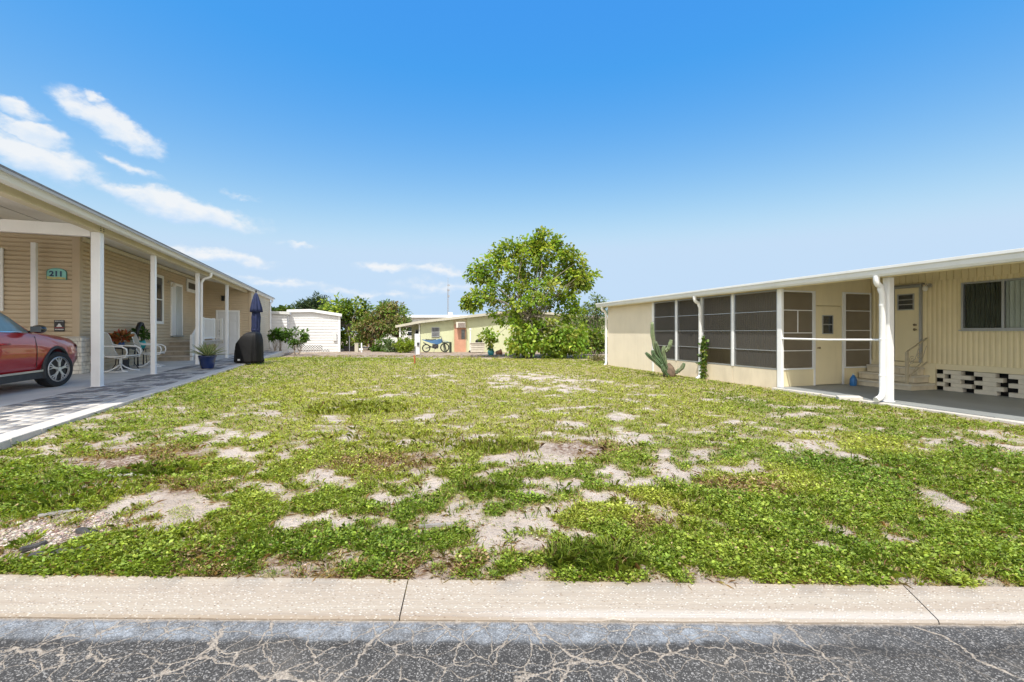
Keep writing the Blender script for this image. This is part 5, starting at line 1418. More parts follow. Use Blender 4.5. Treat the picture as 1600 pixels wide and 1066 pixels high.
def right_things():
    # jug
    x, y, _ = RW(1.98, 2.12)
    t = thing('jug', 'blue plastic jug on the carport floor beside the cream steps', 'jug', (x, y, ZR + .001), .5)
    MB().loft([[(a * math.copysign(abs(cos(q)) ** .5, cos(q)), b * math.copysign(abs(sin(q)) ** .5, sin(q)), z) for q in np.linspace(0, 2 * pi, 20, endpoint=False)] for a, b, z in ((.075, .055, 0), (.08, .06, .02), (.08, .06, .15), (.07, .052, .19), (.035, .03, .235), (.022, .022, .25), (.022, .022, .265))]).build('body', M('blue_jug', (.03, .16, .42), .3, .1), t, smooth=50)
    MB().tube([(0, 0, .265), (0, 0, .295)], .025, 12).build('cap', M('pale_cap', (.55, .62, .6), .4), t, smooth=50)
    MB().tube([(.02, 0, .245), (.075, 0, .235), (.085, 0, .19), (.072, 0, .15)], .011, 8).build('handle', MATS['blue_jug'], t, smooth=True)
    # loose block
    x, y, z = at(1327, 9.05)
    t = MB().box(-.20, .20, -.09, .09, 0, .085).build('concrete_block', PALEC, bevel=.012)
    t.location = (x, y, z + .01); t.rotation_euler = (.05, -.03, -.35); setp(t, 'loose grey concrete block lying at the edge of the carport floor', 'block')
    # cactus
    cx, cy = 4.78, 13.9; cz = tz(cx, cy)
    c = thing('cactus', 'leaning columnar cactus with many ribbed stems before the screened room', 'cactus', (cx, cy, cz))
    CG = M('cactus_green', (.075, .125, .055), .6, .35, 11, grime=.9, gcol=(.24, .21, .13)); CP = M('cactus_pale', (.155, .20, .10), .6, .35, 11, grime=.9, gcol=(.33, .29, .19))
    def stem(path, r, mat):
        path = [Vector(p) for p in path]; pts = []
        for i in range(len(path) - 1):
            for k in range(5): pts.append(path[i].lerp(path[i + 1], k / 5))
        pts.append(path[-1]); n = 36; rings = []
        L = len(pts)
        for i, p in enumerate(pts):
            d = (pts[min(i + 1, L - 1)] - pts[max(i - 1, 0)]).normalized(); u = Vector((1, 0, 0)) if abs(d.x) < .8 else Vector((0, 1, 0)); a = d.cross(u).normalized(); b = a.cross(d)
            tp = min(1, (L - i + .15) / 3.0) ** .5; rr = r * tp * (1 + .08 * sin(i * 1.3))
            rings.append([p + (a * cos(2 * pi * k / n) + b * sin(2 * pi * k / n)) * rr * (1 + .34 * cos(6 * 2 * pi * k / n)) for k in range(n)])
        MB().loft(rings).build('stem', mat, c, smooth=True)
    stem([(-.02, 0, .1), (-.28, .0, .55), (-.45, .02, .95), (-.53, .03, 1.35), (-.55, .03, 1.80)], .050, CP)
    stem([(.0, -.08, .12), (-.20, -.1, .5), (-.36, -.1, .8), (-.47, -.1, 1.16)], .050, CG)
    stem([(.02, .05, .1), (-.10, .05, .5), (-.16, .05, .85), (-.13, .05, 1.02)], .050, CP)
    stem([(-.10, .03, .85), (-.02, .02, .90), (.04, 0, 1.02), (.09, 0, 1.22)], .05, CP)
    stem([(-.05, -.1, .1), (-.38, -.15, .42), (-.62, -.15, .62), (-.82, -.15, .80)], .050, CG)
    stem([(-.05, -.05, .05), (-.3, -.1, .48), (-.52, -.08, .72), (-.58, -.08, .88)], .050, CG)
    stem([(-.05, -.14, .02), (-.22, -.2, .2), (-.30, -.2, .42)], .052, CG)
    stem([(.05, -.05, .15), (.25, -.1, .17), (.42, -.1, .30), (.50, -.1, .46)], .05, CG)
    rings = []
    for z, r in ((-.05, .16), (.08, .19), (.2, .18), (.32, .14), (.42, .07), (.46, .02)):
        rings.append([(r * cos(2 * pi * k / 18) * (1 + .2 * sin(k * 2.3 + z * 9)) + .02, r * sin(2 * pi * k / 18) * (1 + .2 * sin(k * 1.7)), z) for k in range(18)])
    c.scale = (.9, .9, .93)
    MB().loft(rings).build('stump', M('cork', (.15, .105, .075), .95, .4, 10, bump=.8), c, smooth=True)
    # vine by the downspout
    v = thing('vine', 'green vine climbing beside the middle downspout of the screened room', 'vine', RW(-.05, 4.93, -.12), AR)
    n = 250; z = rng.random(n) ** .9 * 1.30; w = .025 + .06 * np.sin(np.clip(z / 1.35, 0, 1) * pi)
    P = np.stack([-.03 - .05 * rng.random(n), rng.normal(0, 1, n) * w, z], 1); D = rand_dirs(n); D[:, 0] -= .6; N = rand_dirs(n); N[:, 0] -= 1.2
    L = .06 + .05 * rng.random(n)
    mesh_arrays('leaves', leaf_verts(P, D, N, L, L * .7, .1, .1), 6, n, pick([[.09, .17, .02], [.16, .20, .03], [.05, .11, .015]], n), leafmat('plant_leaf', .3), v, LEAF_F)
    MB().tube([(-.02, .0, 0), (-.03, .03, .4), (-.02, -.03, .8), (-.03, .02, 1.3)], .008, 6).build('vine_stem', BARK, v)
right_things()

# ================================================================== behind the lot
def tree(name, label, cat, base, blobs, n_cl, per, ln, pal, wd=.5, r_cl=.4, trunk_r=.12, limbs=24, group=None, trans=.38, droop=.15, lean=(0, 0), tmat=None, trunk_h=None, seed=0, mat='tree_leaf', stems=1):
    """blobs: ellipsoids (x, y, z, rx, ry, rz, weight) about the base; leaves gather in clusters near the branch ends"""
    rs = np.random.default_rng(1000 + seed)
    bz = tz(base[0], base[1]) if len(base) < 3 else base[2]
    t = thing(name, label, cat, (base[0], base[1], bz), 0, group)
    B = np.array(blobs, float); w = B[:, 6] / B[:, 6].sum()
    k = rs.choice(len(B), n_cl, p=w)
    d = rs.standard_normal((n_cl, 3)); d /= np.linalg.norm(d, axis=1, keepdims=True)
    rad = rs.random(n_cl) ** .42
    wob = 1 + .25 * np.sin(d[:, 0] * 5 + k) * np.cos(d[:, 2] * 4 + k * 2)
    C = B[k, :3] + d * B[k, 3:6] * (rad * wob)[:, None]
    C[:, 2] = np.maximum(C[:, 2], .12)
    N = n_cl * per
    CC = np.repeat(C, per, 0); rc = np.repeat(r_cl * (.6 + .8 * rs.random(n_cl)), per)
    dd = rs.standard_normal((N, 3)); dd /= np.linalg.norm(dd, axis=1, keepdims=True)
    P = CC + dd * (rc * rs.random(N) ** .6)[:, None] * np.array([1, 1, .75])
    P[:, 2] = np.maximum(P[:, 2], .04)
    outw = P - (B[:, :3] * w[:, None]).sum(0); outw /= np.linalg.norm(outw, axis=1, keepdims=True) + 1e-6
    D = dd * .8 + outw * .5 + .35 * rs.standard_normal((N, 3)); D[:, 2] -= droop
    Nn = .55 * outw + np.array([0, 0, .75]) + .5 * rs.standard_normal((N, 3))
    L = ln * (.55 + .75 * rs.random(N))
    tone = np.repeat(1 + .22 * rs.standard_normal((n_cl, 1)), per, 0)
    pa = np.array(pal); ci = np.repeat(rs.integers(0, len(pa), n_cl), per); alt = rs.integers(0, len(pa), N); ci = np.where(rs.random(N) < .45, alt, ci)
    co = np.clip(pa[ci] * np.clip(tone, .55, 1.5) * (1 + .15 * rs.standard_normal((N, 1))), .004, .7)
    mesh_arrays('crown', leaf_verts(P, D, Nn, L, L * wd, .16, .15), 6, N, co, leafmat(mat, trans), t, LEAF_F)
    tb = MB(); zmin = (B[:, 2] - B[:, 5]).min(); zc = (B[:, 2] * w).sum()
    th = trunk_h if trunk_h is not None else max(.4, zc * .55)
    for s_ in range(stems):
        o = Vector((0, 0, 0)) if stems == 1 else Vector((.25 * cos(s_ * 2.4) * trunk_r * 6, .25 * sin(s_ * 2.4) * trunk_r * 6, 0))
        top = Vector((lean[0] + o.x * 3, lean[1] + o.y * 3, th))
        path = [o + (top - o) * q + Vector((.08 * th * sin(q * 5 + s_), .05 * th * cos(q * 4 + s_) - .05 * th, 0)) * (1 if q > 0 else 0) for q in (0, .25, .5, .75, 1)]
        tr = trunk_r / sqrt(stems)
        tb.tube([path[0] - Vector((0, 0, .1))] + path, [tr * 1.35, tr * 1.2, tr, tr * .9, tr * .8, tr * .7], 9)
        for i in range(s_, min(limbs, n_cl), stems):
            e = Vector(C[i * max(1, n_cl // max(limbs, 1)) % n_cl]); st = path[2].lerp(path[4], rs.random()); m = st.lerp(e, .5) + Vector((rs.normal(0, .12), rs.normal(0, .12), .12 + rs.random() * .15)) * (e - st).length * .5
            tb.tube([st, st.lerp(m, .55), m, m.lerp(e, .6), e], [tr * .5, tr * .36, tr * .26, tr * .16, tr * .06], 6)
    tb.build('trunk', tmat or BARK, t, smooth=True)
    return t

def blob(px, py, rx, ry, depth, base, w=1, dz=0.0, k=.8):
    """ellipsoid given by its outline seen from the street at a known distance"""
    s = depth / F
    return ((px - 800) * s - base[0], dz, zpx(py, depth) - (tz(base[0], base[1])), rx * s, min(rx, ry * 1.6) * s * k, ry * s, w)

# the broad tree in the middle of the back edge
b0 = ((822 - 800) / F * 24.2, 24.2)
BL = [blob(815, 425, 52, 34, 24, b0, 1.5), blob(838, 398, 34, 20, 24, b0, .9), blob(772, 408, 30, 20, 24, b0, .75, .3), blob(752, 432, 28, 18, 24, b0, .6, .2), blob(800, 385, 24, 11, 24, b0, .5), blob(856, 376, 24, 11, 24, b0, .5), blob(830, 382, 26, 12, 24, b0, .45), blob(848, 368, 9, 7, 24, b0, .10),
      blob(884, 402, 26, 16, 24, b0, .6, -.2), blob(905, 430, 26, 22, 24, b0, .75), blob(880, 440, 40, 26, 24, b0, .9), blob(738, 470, 17, 15, 24, b0, .42, -.3), blob(770, 462, 32, 18, 24, b0, .7, -.2), blob(830, 465, 62, 28, 24, b0, 1.5, -.4),
      blob(893, 478, 26, 26, 24, b0, .7), blob(862, 512, 48, 24, 24, b0, 1.2, -.5), blob(842, 540, 58, 15, 24, b0, 1.6, -.8), blob(880, 530, 34, 24, 24, b0, 1.0, -.9), blob(815, 530, 30, 24, 24, b0, .9, -.9), blob(806, 505, 20, 28, 24, b0, .5, -.4), blob(764, 525, 12, 13, 24, b0, .2, -.3), blob(776, 492, 12, 20, 24, b0, .2), blob(898, 520, 18, 26, 24, b0, .5)]
tree('broadleaf_tree', 'large spreading bright green tree with foliage down to the ground mid lot', 'tree', b0, BL, 520, 36, .172,
     [[.23, .35, .04], [.29, .40, .05], [.15, .26, .03], [.34, .42, .06], [.19, .31, .035], [.31, .33, .07]], wd=.72, r_cl=.34, trunk_r=.13, limbs=90, droop=.3, seed=1, trunk_h=2.3, stems=3, mat='broad_leaf', trans=.48)

G1 = [[.06, .12, .018], [.10, .165, .025], [.035, .08, .015], [.15, .20, .03]]
def place(px, d): return ((px - 800) / F * d, d)
b = place(545, 38)
tree('bushy_tree', 'dense bushy green tree right behind the white building', 'tree', b, [blob(528, 492, 30, 26, 38, b, 1.2), blob(552, 486, 26, 22, 38, b, 1), blob(566, 510, 22, 24, 38, b, 1), blob(540, 525, 36, 26, 38, b, 1.3), blob(505, 500, 22, 22, 38, b, .8), blob(572, 495, 9, 26, 38, b, .3)],
     170, 26, .30, [[.17, .27, .03], [.22, .30, .035], [.10, .19, .02], [.27, .32, .04]], wd=.55, r_cl=.42, trunk_r=.2, limbs=20, seed=2, trunk_h=2.0)
for (px, d, lab, bl, sd) in ((480, 72, 'dark distant tree, left of the pair above the white building', [(478, 478, 16, 9), (470, 486, 12, 8), (488, 474, 10, 7)], 3),
                             (500, 74, 'dark distant tree, taller right one of the pair above the white building', [(500, 470, 13, 8), (506, 480, 15, 10), (494, 476, 10, 7)], 4)):
    b = place(px, d)
    tree('distant_tree', lab, 'tree', b, [blob(*q, d, b, q[2] * q[3]) for q in bl], 60, 26, .5, [[.05, .085, .035], [.035, .065, .03], [.07, .105, .04]], wd=.3, r_cl=.65, trunk_r=.25, limbs=14, seed=sd, trunk_h=4.0, group='dark trees beyond the white building')
b = place(447, 64)
tree('distant_tree', 'small rounded yellow green tree top above the low white wing', 'tree', b, [blob(447, 486, 13, 8, 64, b), blob(440, 489, 8, 6, 64, b, .5), blob(427, 486, 5, 8, 64, b, .3)], 40, 24, .45, G1, r_cl=.5, trunk_r=.2, limbs=10, seed=5, trunk_h=3)
b = place(578, 34)
tree('dry_tree', 'brownish half dry tree with a leaning dark trunk left of the green house', 'tree', b, [blob(595, 508, 34, 22, 34, b, 2), blob(572, 522, 16, 20, 34, b, .8), blob(600, 486, 13, 11, 34, b, .6), blob(618, 492, 16, 16, 34, b, .7), blob(616, 480, 6, 6, 34, b, .15), blob(622, 512, 14, 16, 34, b, .6)],
     190, 26, .25, [[.25, .21, .09], [.17, .24, .045], [.20, .19, .07], [.12, .21, .035], [.27, .26, .09], [.21, .14, .06], [.15, .25, .04]], wd=.32, r_cl=.36, trunk_r=.16, limbs=40, seed=6, trunk_h=1.4, lean=(.35, 0), droop=.35, tmat=M('dark_bark', (.10, .075, .055), .95, .3, 9, bump=.6))
b = place(622, 37)
tree('bushy_tree', 'green tree behind the brownish tree, above the porch roof of the green house', 'tree', b, [blob(618, 495, 20, 16, 37, b, 1.2), blob(604, 488, 14, 12, 37, b, .7), blob(632, 508, 12, 14, 37, b, .6), blob(590, 510, 20, 20, 37, b, .9)],
     95, 26, .24, [[.13, .23, .03], [.18, .27, .035], [.09, .16, .025], [.21, .26, .05]], wd=.45, r_cl=.38, trunk_r=.14, limbs=20, seed=21, trunk_h=1.8)
b = place(606, 31.5)
tree('shrub', 'dark green shrub under the brownish tree', 'shrub', b, [blob(603, 540, 14, 13, 31.5, b), blob(590, 546, 12, 7, 31.5, b, .5)], 46, 26, .16, [[.07, .15, .02], [.12, .21, .03], [.05, .10, .015]], r_cl=.22, trunk_r=.05, limbs=10, seed=7, trunk_h=.3, stems=3)
b = place(617, 30.6)
tree('shrub', 'grey green shrub left of the round bright bush', 'shrub', b, [blob(614, 543, 12, 9, 30.6, b)], 30, 26, .13, [[.13, .18, .085], [.10, .15, .06], [.17, .21, .11]], r_cl=.18, trunk_r=.04, limbs=8, seed=8, trunk_h=.25, stems=3)
b = place(634, 29.6)
tree('shrub', 'round clipped bright green bush beside the white meter post', 'shrub', b, [blob(634, 540, 15, 13, 29.6, b)], 95, 40, .085, [[.23, .31, .03], [.28, .35, .035], [.16, .25, .025]], r_cl=.17, trunk_r=.05, limbs=14, seed=9, trunk_h=.3, stems=3, wd=.6)
b = place(928, 29.5)
tree('slender_tree', 'loose grey green tree between the big tree and the screened house', 'tree', b, [blob(925, 488, 19, 22, 29, b, 1.2), blob(940, 500, 16, 24, 29, b, .9), blob(912, 505, 10, 14, 29, b, .4), blob(935, 470, 8, 10, 29, b, .25), blob(946, 478, 6, 10, 29, b, .2)], 85, 22, .17, [[.15, .22, .06], [.10, .17, .045], [.20, .26, .08]], wd=.42, r_cl=.28, trunk_r=.09, limbs=36, seed=10, trunk_h=1.8)
b = place(925, 28.2)
tree('shrub', 'leafy green shrub below the loose grey green tree', 'shrub', b, [blob(930, 528, 18, 16, 28.2, b), blob(912, 540, 14, 12, 28.2, b, .6), blob(938, 543, 9, 9, 28.2, b, .4)], 70, 26, .17, [[.14, .24, .025], [.20, .28, .035], [.08, .15, .02], [.25, .26, .06]], r_cl=.26, trunk_r=.06, limbs=16, seed=11, trunk_h=.5, stems=3)
b = place(932, 21.5)
tree('shrub', 'small dry weed clump at the foot of the far downspout', 'shrub', b, [blob(934, 563, 11, 7, 21.5, b)], 22, 16, .12, [[.17, .17, .06], [.22, .18, .08], [.10, .13, .03]], wd=.25, r_cl=.14, trunk_r=.02, limbs=10, seed=12, trunk_h=.1, stems=3)
for (px, lab, bl, sd) in ((463, 'frangipani like shrub with bare stems, right one before the white wing', [(455, 521, 8, 7), (470, 520, 9, 7), (461, 534, 9, 5), (474, 526, 5, 6), (448, 528, 6, 5)], 13),
                          (432, 'frangipani like shrub with bare stems, left one beside the far downspout', [(431, 519, 8, 8), (438, 524, 8, 6), (427, 528, 5, 5)], 14)):
    b = place(px, 26.2)
    tree('flowering_shrub', lab, 'shrub', b, [blob(*q, 26.2, b, q[2]) for q in bl], 34, 18, .20, [[.10, .20, .03], [.14, .24, .035], [.07, .15, .025]], wd=.38, r_cl=.16, trunk_r=.06, limbs=20, seed=sd, trunk_h=.28, stems=4, group='shrubs before the white building', tmat=M('pale_bark', (.36, .31, .26), .9, .2, 8))

# ---- white building on the left
def white_building():
    D = 30.0; Z0 = tz(-13, D)
    x0w = (451 - 800) / F * D
    def X(px, d=None):            # distance along the turned front wall at which this bearing is met
        r = (px - 800) / F
        return (r * D - x0w) / (cos(AL) - r * sin(AL))
    H = thing('white_building', 'low white lap sided building with a lattice skirt beyond the tan house', 'house', (x0w, D, Z0), AL)
    WS = M('white_siding', (.72, .715, .71), .55, .03, 1, grime=.12, gcol=(.55, .53, .5)); ox = 0.0; z = lambda py, d=D + .5: zpx(py, d) - Z0
    x0, x1 = X(451) - ox, X(531) - ox; zl, zp, zr = z(488.5), z(487.2), z(493.8)
    mb = MB(); Wl(mb, (x0, 0), (x1, 0), .0, zr - .03, 'lap', .19, .022)
    mb.prism([(x0, .0, zr - .032), (x1, 0, zr - .032), (x1, 0, zr - .02), (X(487) - ox, 0, zp - .02), (x0, 0, zl - .02)], (0, .004, 0), (0, .08, 0)); mb.build('wall', WS, H)
    MB().box(x1 - .08, x1, .09, 9, 0, zr).build('side_wall', WS, H)
    MB().box(x1 - .10, x1 + .03, -.03, .05, 0, zr).build('corner_trim', TRIM, H)
    pr = [(x0 - .1, zl), (X(487) - ox, zp), (x1 + .12, zr)]
    MB().prism([(x, -.12, q) for x, q in pr] + [(x, -.12, q + .17) for x, q in reversed(pr)], (0, 0, 0), (0, 9.2, 0)).build('roof', M('white_roof', (.66, .66, .64)), H)
    MB().prism([(x, -.14, q - .02) for x, q in pr] + [(x, -.14, q + .10) for x, q in reversed(pr)], (0, -.02, 0), (0, .015, 0)).build('fascia', TRIM, H)
    # projecting wing
    w0, w1, wy = x0 - 3.2, x0, -.9
    mb = MB(); Wl(mb, (w0, wy), (w1, wy), 0, z(489, D - .9), 'lap', .19, .02); mb.build('wall', WS, H)
    mb = MB(); Wl(mb, (w1, wy + .02), (w1, -.03), 0, zl - .06, 'lap', .19, .02); mb.build('side_wall', WS, H)
    MB().prism([(w0, wy - .15, z(488, D - .9) - .04), (w1 + .16, wy - .15, z(489, D - .9) - .10), (w1 + .16, wy - .15, z(489, D - .9) + .08), (w0, wy - .15, z(487, D - .9) + .05)], (0, 0, 0), (0, 3, 0)).build('roof', MATS['white_roof'], H)
    # lattice
    for (a, c, za, zb) in ((466, 503, 539.5, 547.5), (503, 514, 546, 552)):
        lx0, lx1, lz0, lz1 = X(a) - ox, X(c) - ox, z(zb), z(za)
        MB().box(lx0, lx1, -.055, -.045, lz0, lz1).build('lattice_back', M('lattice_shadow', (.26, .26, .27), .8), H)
        l = MB(); hh = lz1 - lz0; q = lx0 - hh
        while q < lx1:
            for sg in (1, -1):
                p0, p1 = (q, lz0), (q + hh, lz1)
                if sg < 0: p0, p1 = (q, lz1), (q + hh, lz0)
                A = Vector((p0[0], -.068 + .006 * sg, p0[1])); B = Vector((p1[0], -.068 + .006 * sg, p1[1]))
                if A.x < lx0: A = A.lerp(B, (lx0 - A.x) / (B.x - A.x))
                if B.x > lx1: B = A.lerp(B, (lx1 - A.x) / (B.x - A.x)) if B.x > A.x else B
                if B.x - A.x > .03: l.bar(A, B, .008, .030, (0, 0, 1))
            q += .16
        l.build('lattice', TRIM, H)
    MB().box(X(521) - ox, X(526) - ox, -.12, -.025, z(533), z(520)).build('meter_box', M('pale_grey_box', (.68, .68, .67), .5), H, bevel=.01)
    return H
white_building()

# ---- pale green house
def green_house():
    D = 31.0; Z0 = tz(-3, D); X = lambda px, d=D: (px - 800) / F * d; z = lambda py, d=D: zpx(py, d) - Z0
    H = thing('pale_green_house', 'pale green house with an orange door half hidden by the large tree', 'house', (0, D, Z0))
    GS = M('pale_green_siding', (.60, .62, .40), .6, .05, 1.2, grime=.2, gcol=(.45, .46, .3))
    x0, x1, xp = X(657), X(960), X(810)
    zl, zp = z(504.5), z(486.5); zr = zl + .2
    zt = lambda x: zl + (zp - zl) * (x - x0) / (xp - x0) if x < xp else zp + (zr - zp) * (x - xp) / (x1 - xp)
    mb = MB()
    xa = x0
    while xa < x1 - .01:
        xb = min(xa + .4, x1); h = min(zt(xa), zt(xb)) - .01
        Wl(mb, (xa, 0), (xb - .001, 0), 0, h, 'groove', .2, .008)
        xa = xb
    mb.build('wall', GS, H)
    MB().box(x0, x0 + .1, .09, 8, 0, zl - .03).build('side_wall', GS, H)
    pr = [(X(620) , z(511)), (x0, zl + .02), (xp, zp), (x1 + .3, zr)]
    MB().prism([(x, -.35, q) for x, q in pr] + [(x, -.35, q + .05) for x, q in reversed(pr)], (0, 0, 0), (0, 9, 0)).build('roof', M('white_roof', (.66, .66, .64)), H)
    MB().prism([(x, -.36, q - .06) for x, q in pr] + [(x, -.36, q + .10) for x, q in reversed(pr)], (0, -.03, 0), (0, 0, 0)).build('fascia', M('beige_fascia', (.50, .47, .38), .6, .08, 2), H)
    # recessed porch wall on the left
    mb = MB(); Wl(mb, (X(632), 2.2), (x0 - .001, 2.2), 0, z(507) - .0, 'groove', .2, .008); mb.build('porch_wall', GS, H)
    window_unit(H, X(638), X(647), z(534), z(515), '-y', 2.18, (.5,), frame=.05, fm=ALU)
    MB().box(X(625), X(625) + .09, -.2, -.11, 0, z(511)).build('post', TRIM, H)
    window_unit(H, X(674.5), X(687), z(527), z(511.5), '-y', -.012, (.5,), frame=.045, fm=ALU, pane=M('grey_pane', (.16, .165, .17), .12, .3, 6))
    # orange door with panel above
    OR = M('orange_door', (.56, .30, .20), .5, .08, 3)
    d = MB().box(X(709), X(710.2), -.06, -.01, 0, z(498)).box(X(728), X(729.2), -.06, -.01, 0, z(498)).build('door', M('tan_jamb', (.55, .47, .28), .6), H)
    MB().box(X(710.2), X(728), -.045, -.01, 0, z(507)).build('door_leaf', OR, d)
    MB().box(X(721), X(726.5), -.055, -.045, z(530), z(515)).build('door_pane', M('grey_pane', (.16, .165, .17)), d)
    MB().tube([(X(726.5), -.045, .95), (X(726.5), -.10, .95)], .035, 8).build('handle', MATS['old_brass'], d)
    MB().box(X(710.2), X(728), -.04, -.01, z(507) + .01, z(498)).build('over_panel', M('beige_panel', (.58, .52, .34), .6), d)
    # air conditioner
    a = MB().box(X(714), X(728), -.48, -.05, z(512.4), z(503.6)).build('air_conditioner', M('ac_cream', (.66, .63, .55), .5, .05), H, bevel=.01)
    g = MB()
    for k in range(7):
        zz = z(511.8) + k * .048; g.box(X(717), X(727.5), -.492, -.482, zz, zz + .026)
    g.build('grille', M('ac_grille', (.28, .22, .20), .6), a)
    MB().tube([(X(655.5), -.06, 0), (X(655.5), -.06, z(507)), (X(653), -.2, z(506))], .04, 8).build('downspout', TRIM, H)
    MB().box(X(690), X(690) + .3, 3.2, 3.5, z(496), z(485)).build('roof_vent', TRIM, H)
    return H
green_house()

def far_house(label, px0, px1, pytop, depth, col, h=None, name='distant_house'):
    D = depth; x0, x1 = (px0 - 800) / F * D, (px1 - 800) / F * D; Z0 = tz(0, D); zt = zpx(pytop, D) - Z0
    H = thing(name, label, 'house', ((x0 + x1) / 2, D, Z0)); w = (x1 - x0) / 2
    mb = MB(); Wl(mb, (-w, 0), (w, 0), 0, zt - .35, 'lap', .2, .02); mb.box(-w, w, .1, 6, 0, zt - .36); mb.build('wall', M('far_wall' + str(int(depth)), col, .6), H)
    MB().prism([(-w - .3, -.4, zt - .34), (w + .3, -.4, zt - .34), (w + .3, 3, zt), (-w - .3, 3, zt)], (0, 0, 0), (0, 0, .06)).prism([(-w - .3, 3, zt + .001), (w + .3, 3, zt + .001), (w + .3, 6.4, zt - .33), (-w - .3, 6.4, zt - .33)], (0, 0, 0), (0, 0, .06)).build('roof', MATS['white_roof'], H)
    window_unit(H, -w * .4, -w * .4 + 1.0, .9, min(1.9, zt - .5), '-y', -.03, (.5,), frame=.06)
far_house('long white roofed house far behind the pale green house', 596, 730, 491.5, 47, (.62, .62, .58))
far_house('white roofed house seen through the leaves beside the loose tree', 878, 932, 503, 40, (.55, .50, .45))

# ---- fence
def fence():
    D = 32.0; x0, x1 = (886 - 800) / F * D, (952 - 800) / F * D; Z0 = tz(x0, D)
    t = thing('wooden_fence', 'weathered brown board fence behind the shrubs left of the screened house', 'fence', (x0, D, Z0))
    rr = random.Random(6); b = MB(); x = 0
    while x < x1 - x0:
        w = rr.uniform(.11, .15); b.box(x, x + w - .012, rr.uniform(-.01, .01), .025, .02, 1.5 + rr.uniform(-.06, .05)); x += w
    b.build('boards', M('fence_wood', (.26, .165, .12), .9, .3, 4, grime=.4, gcol=(.35, .3, .26)), t)
    for x in np.arange(0, x1 - x0, 1.2): MB().box(x, x + .09, .03, .12, 0, 1.5).build('post', MATS['fence_wood'], t)
    MB().box(0, x1 - x0, .03, .07, .35, .44).build('rail', MATS['fence_wood'], t)
fence()

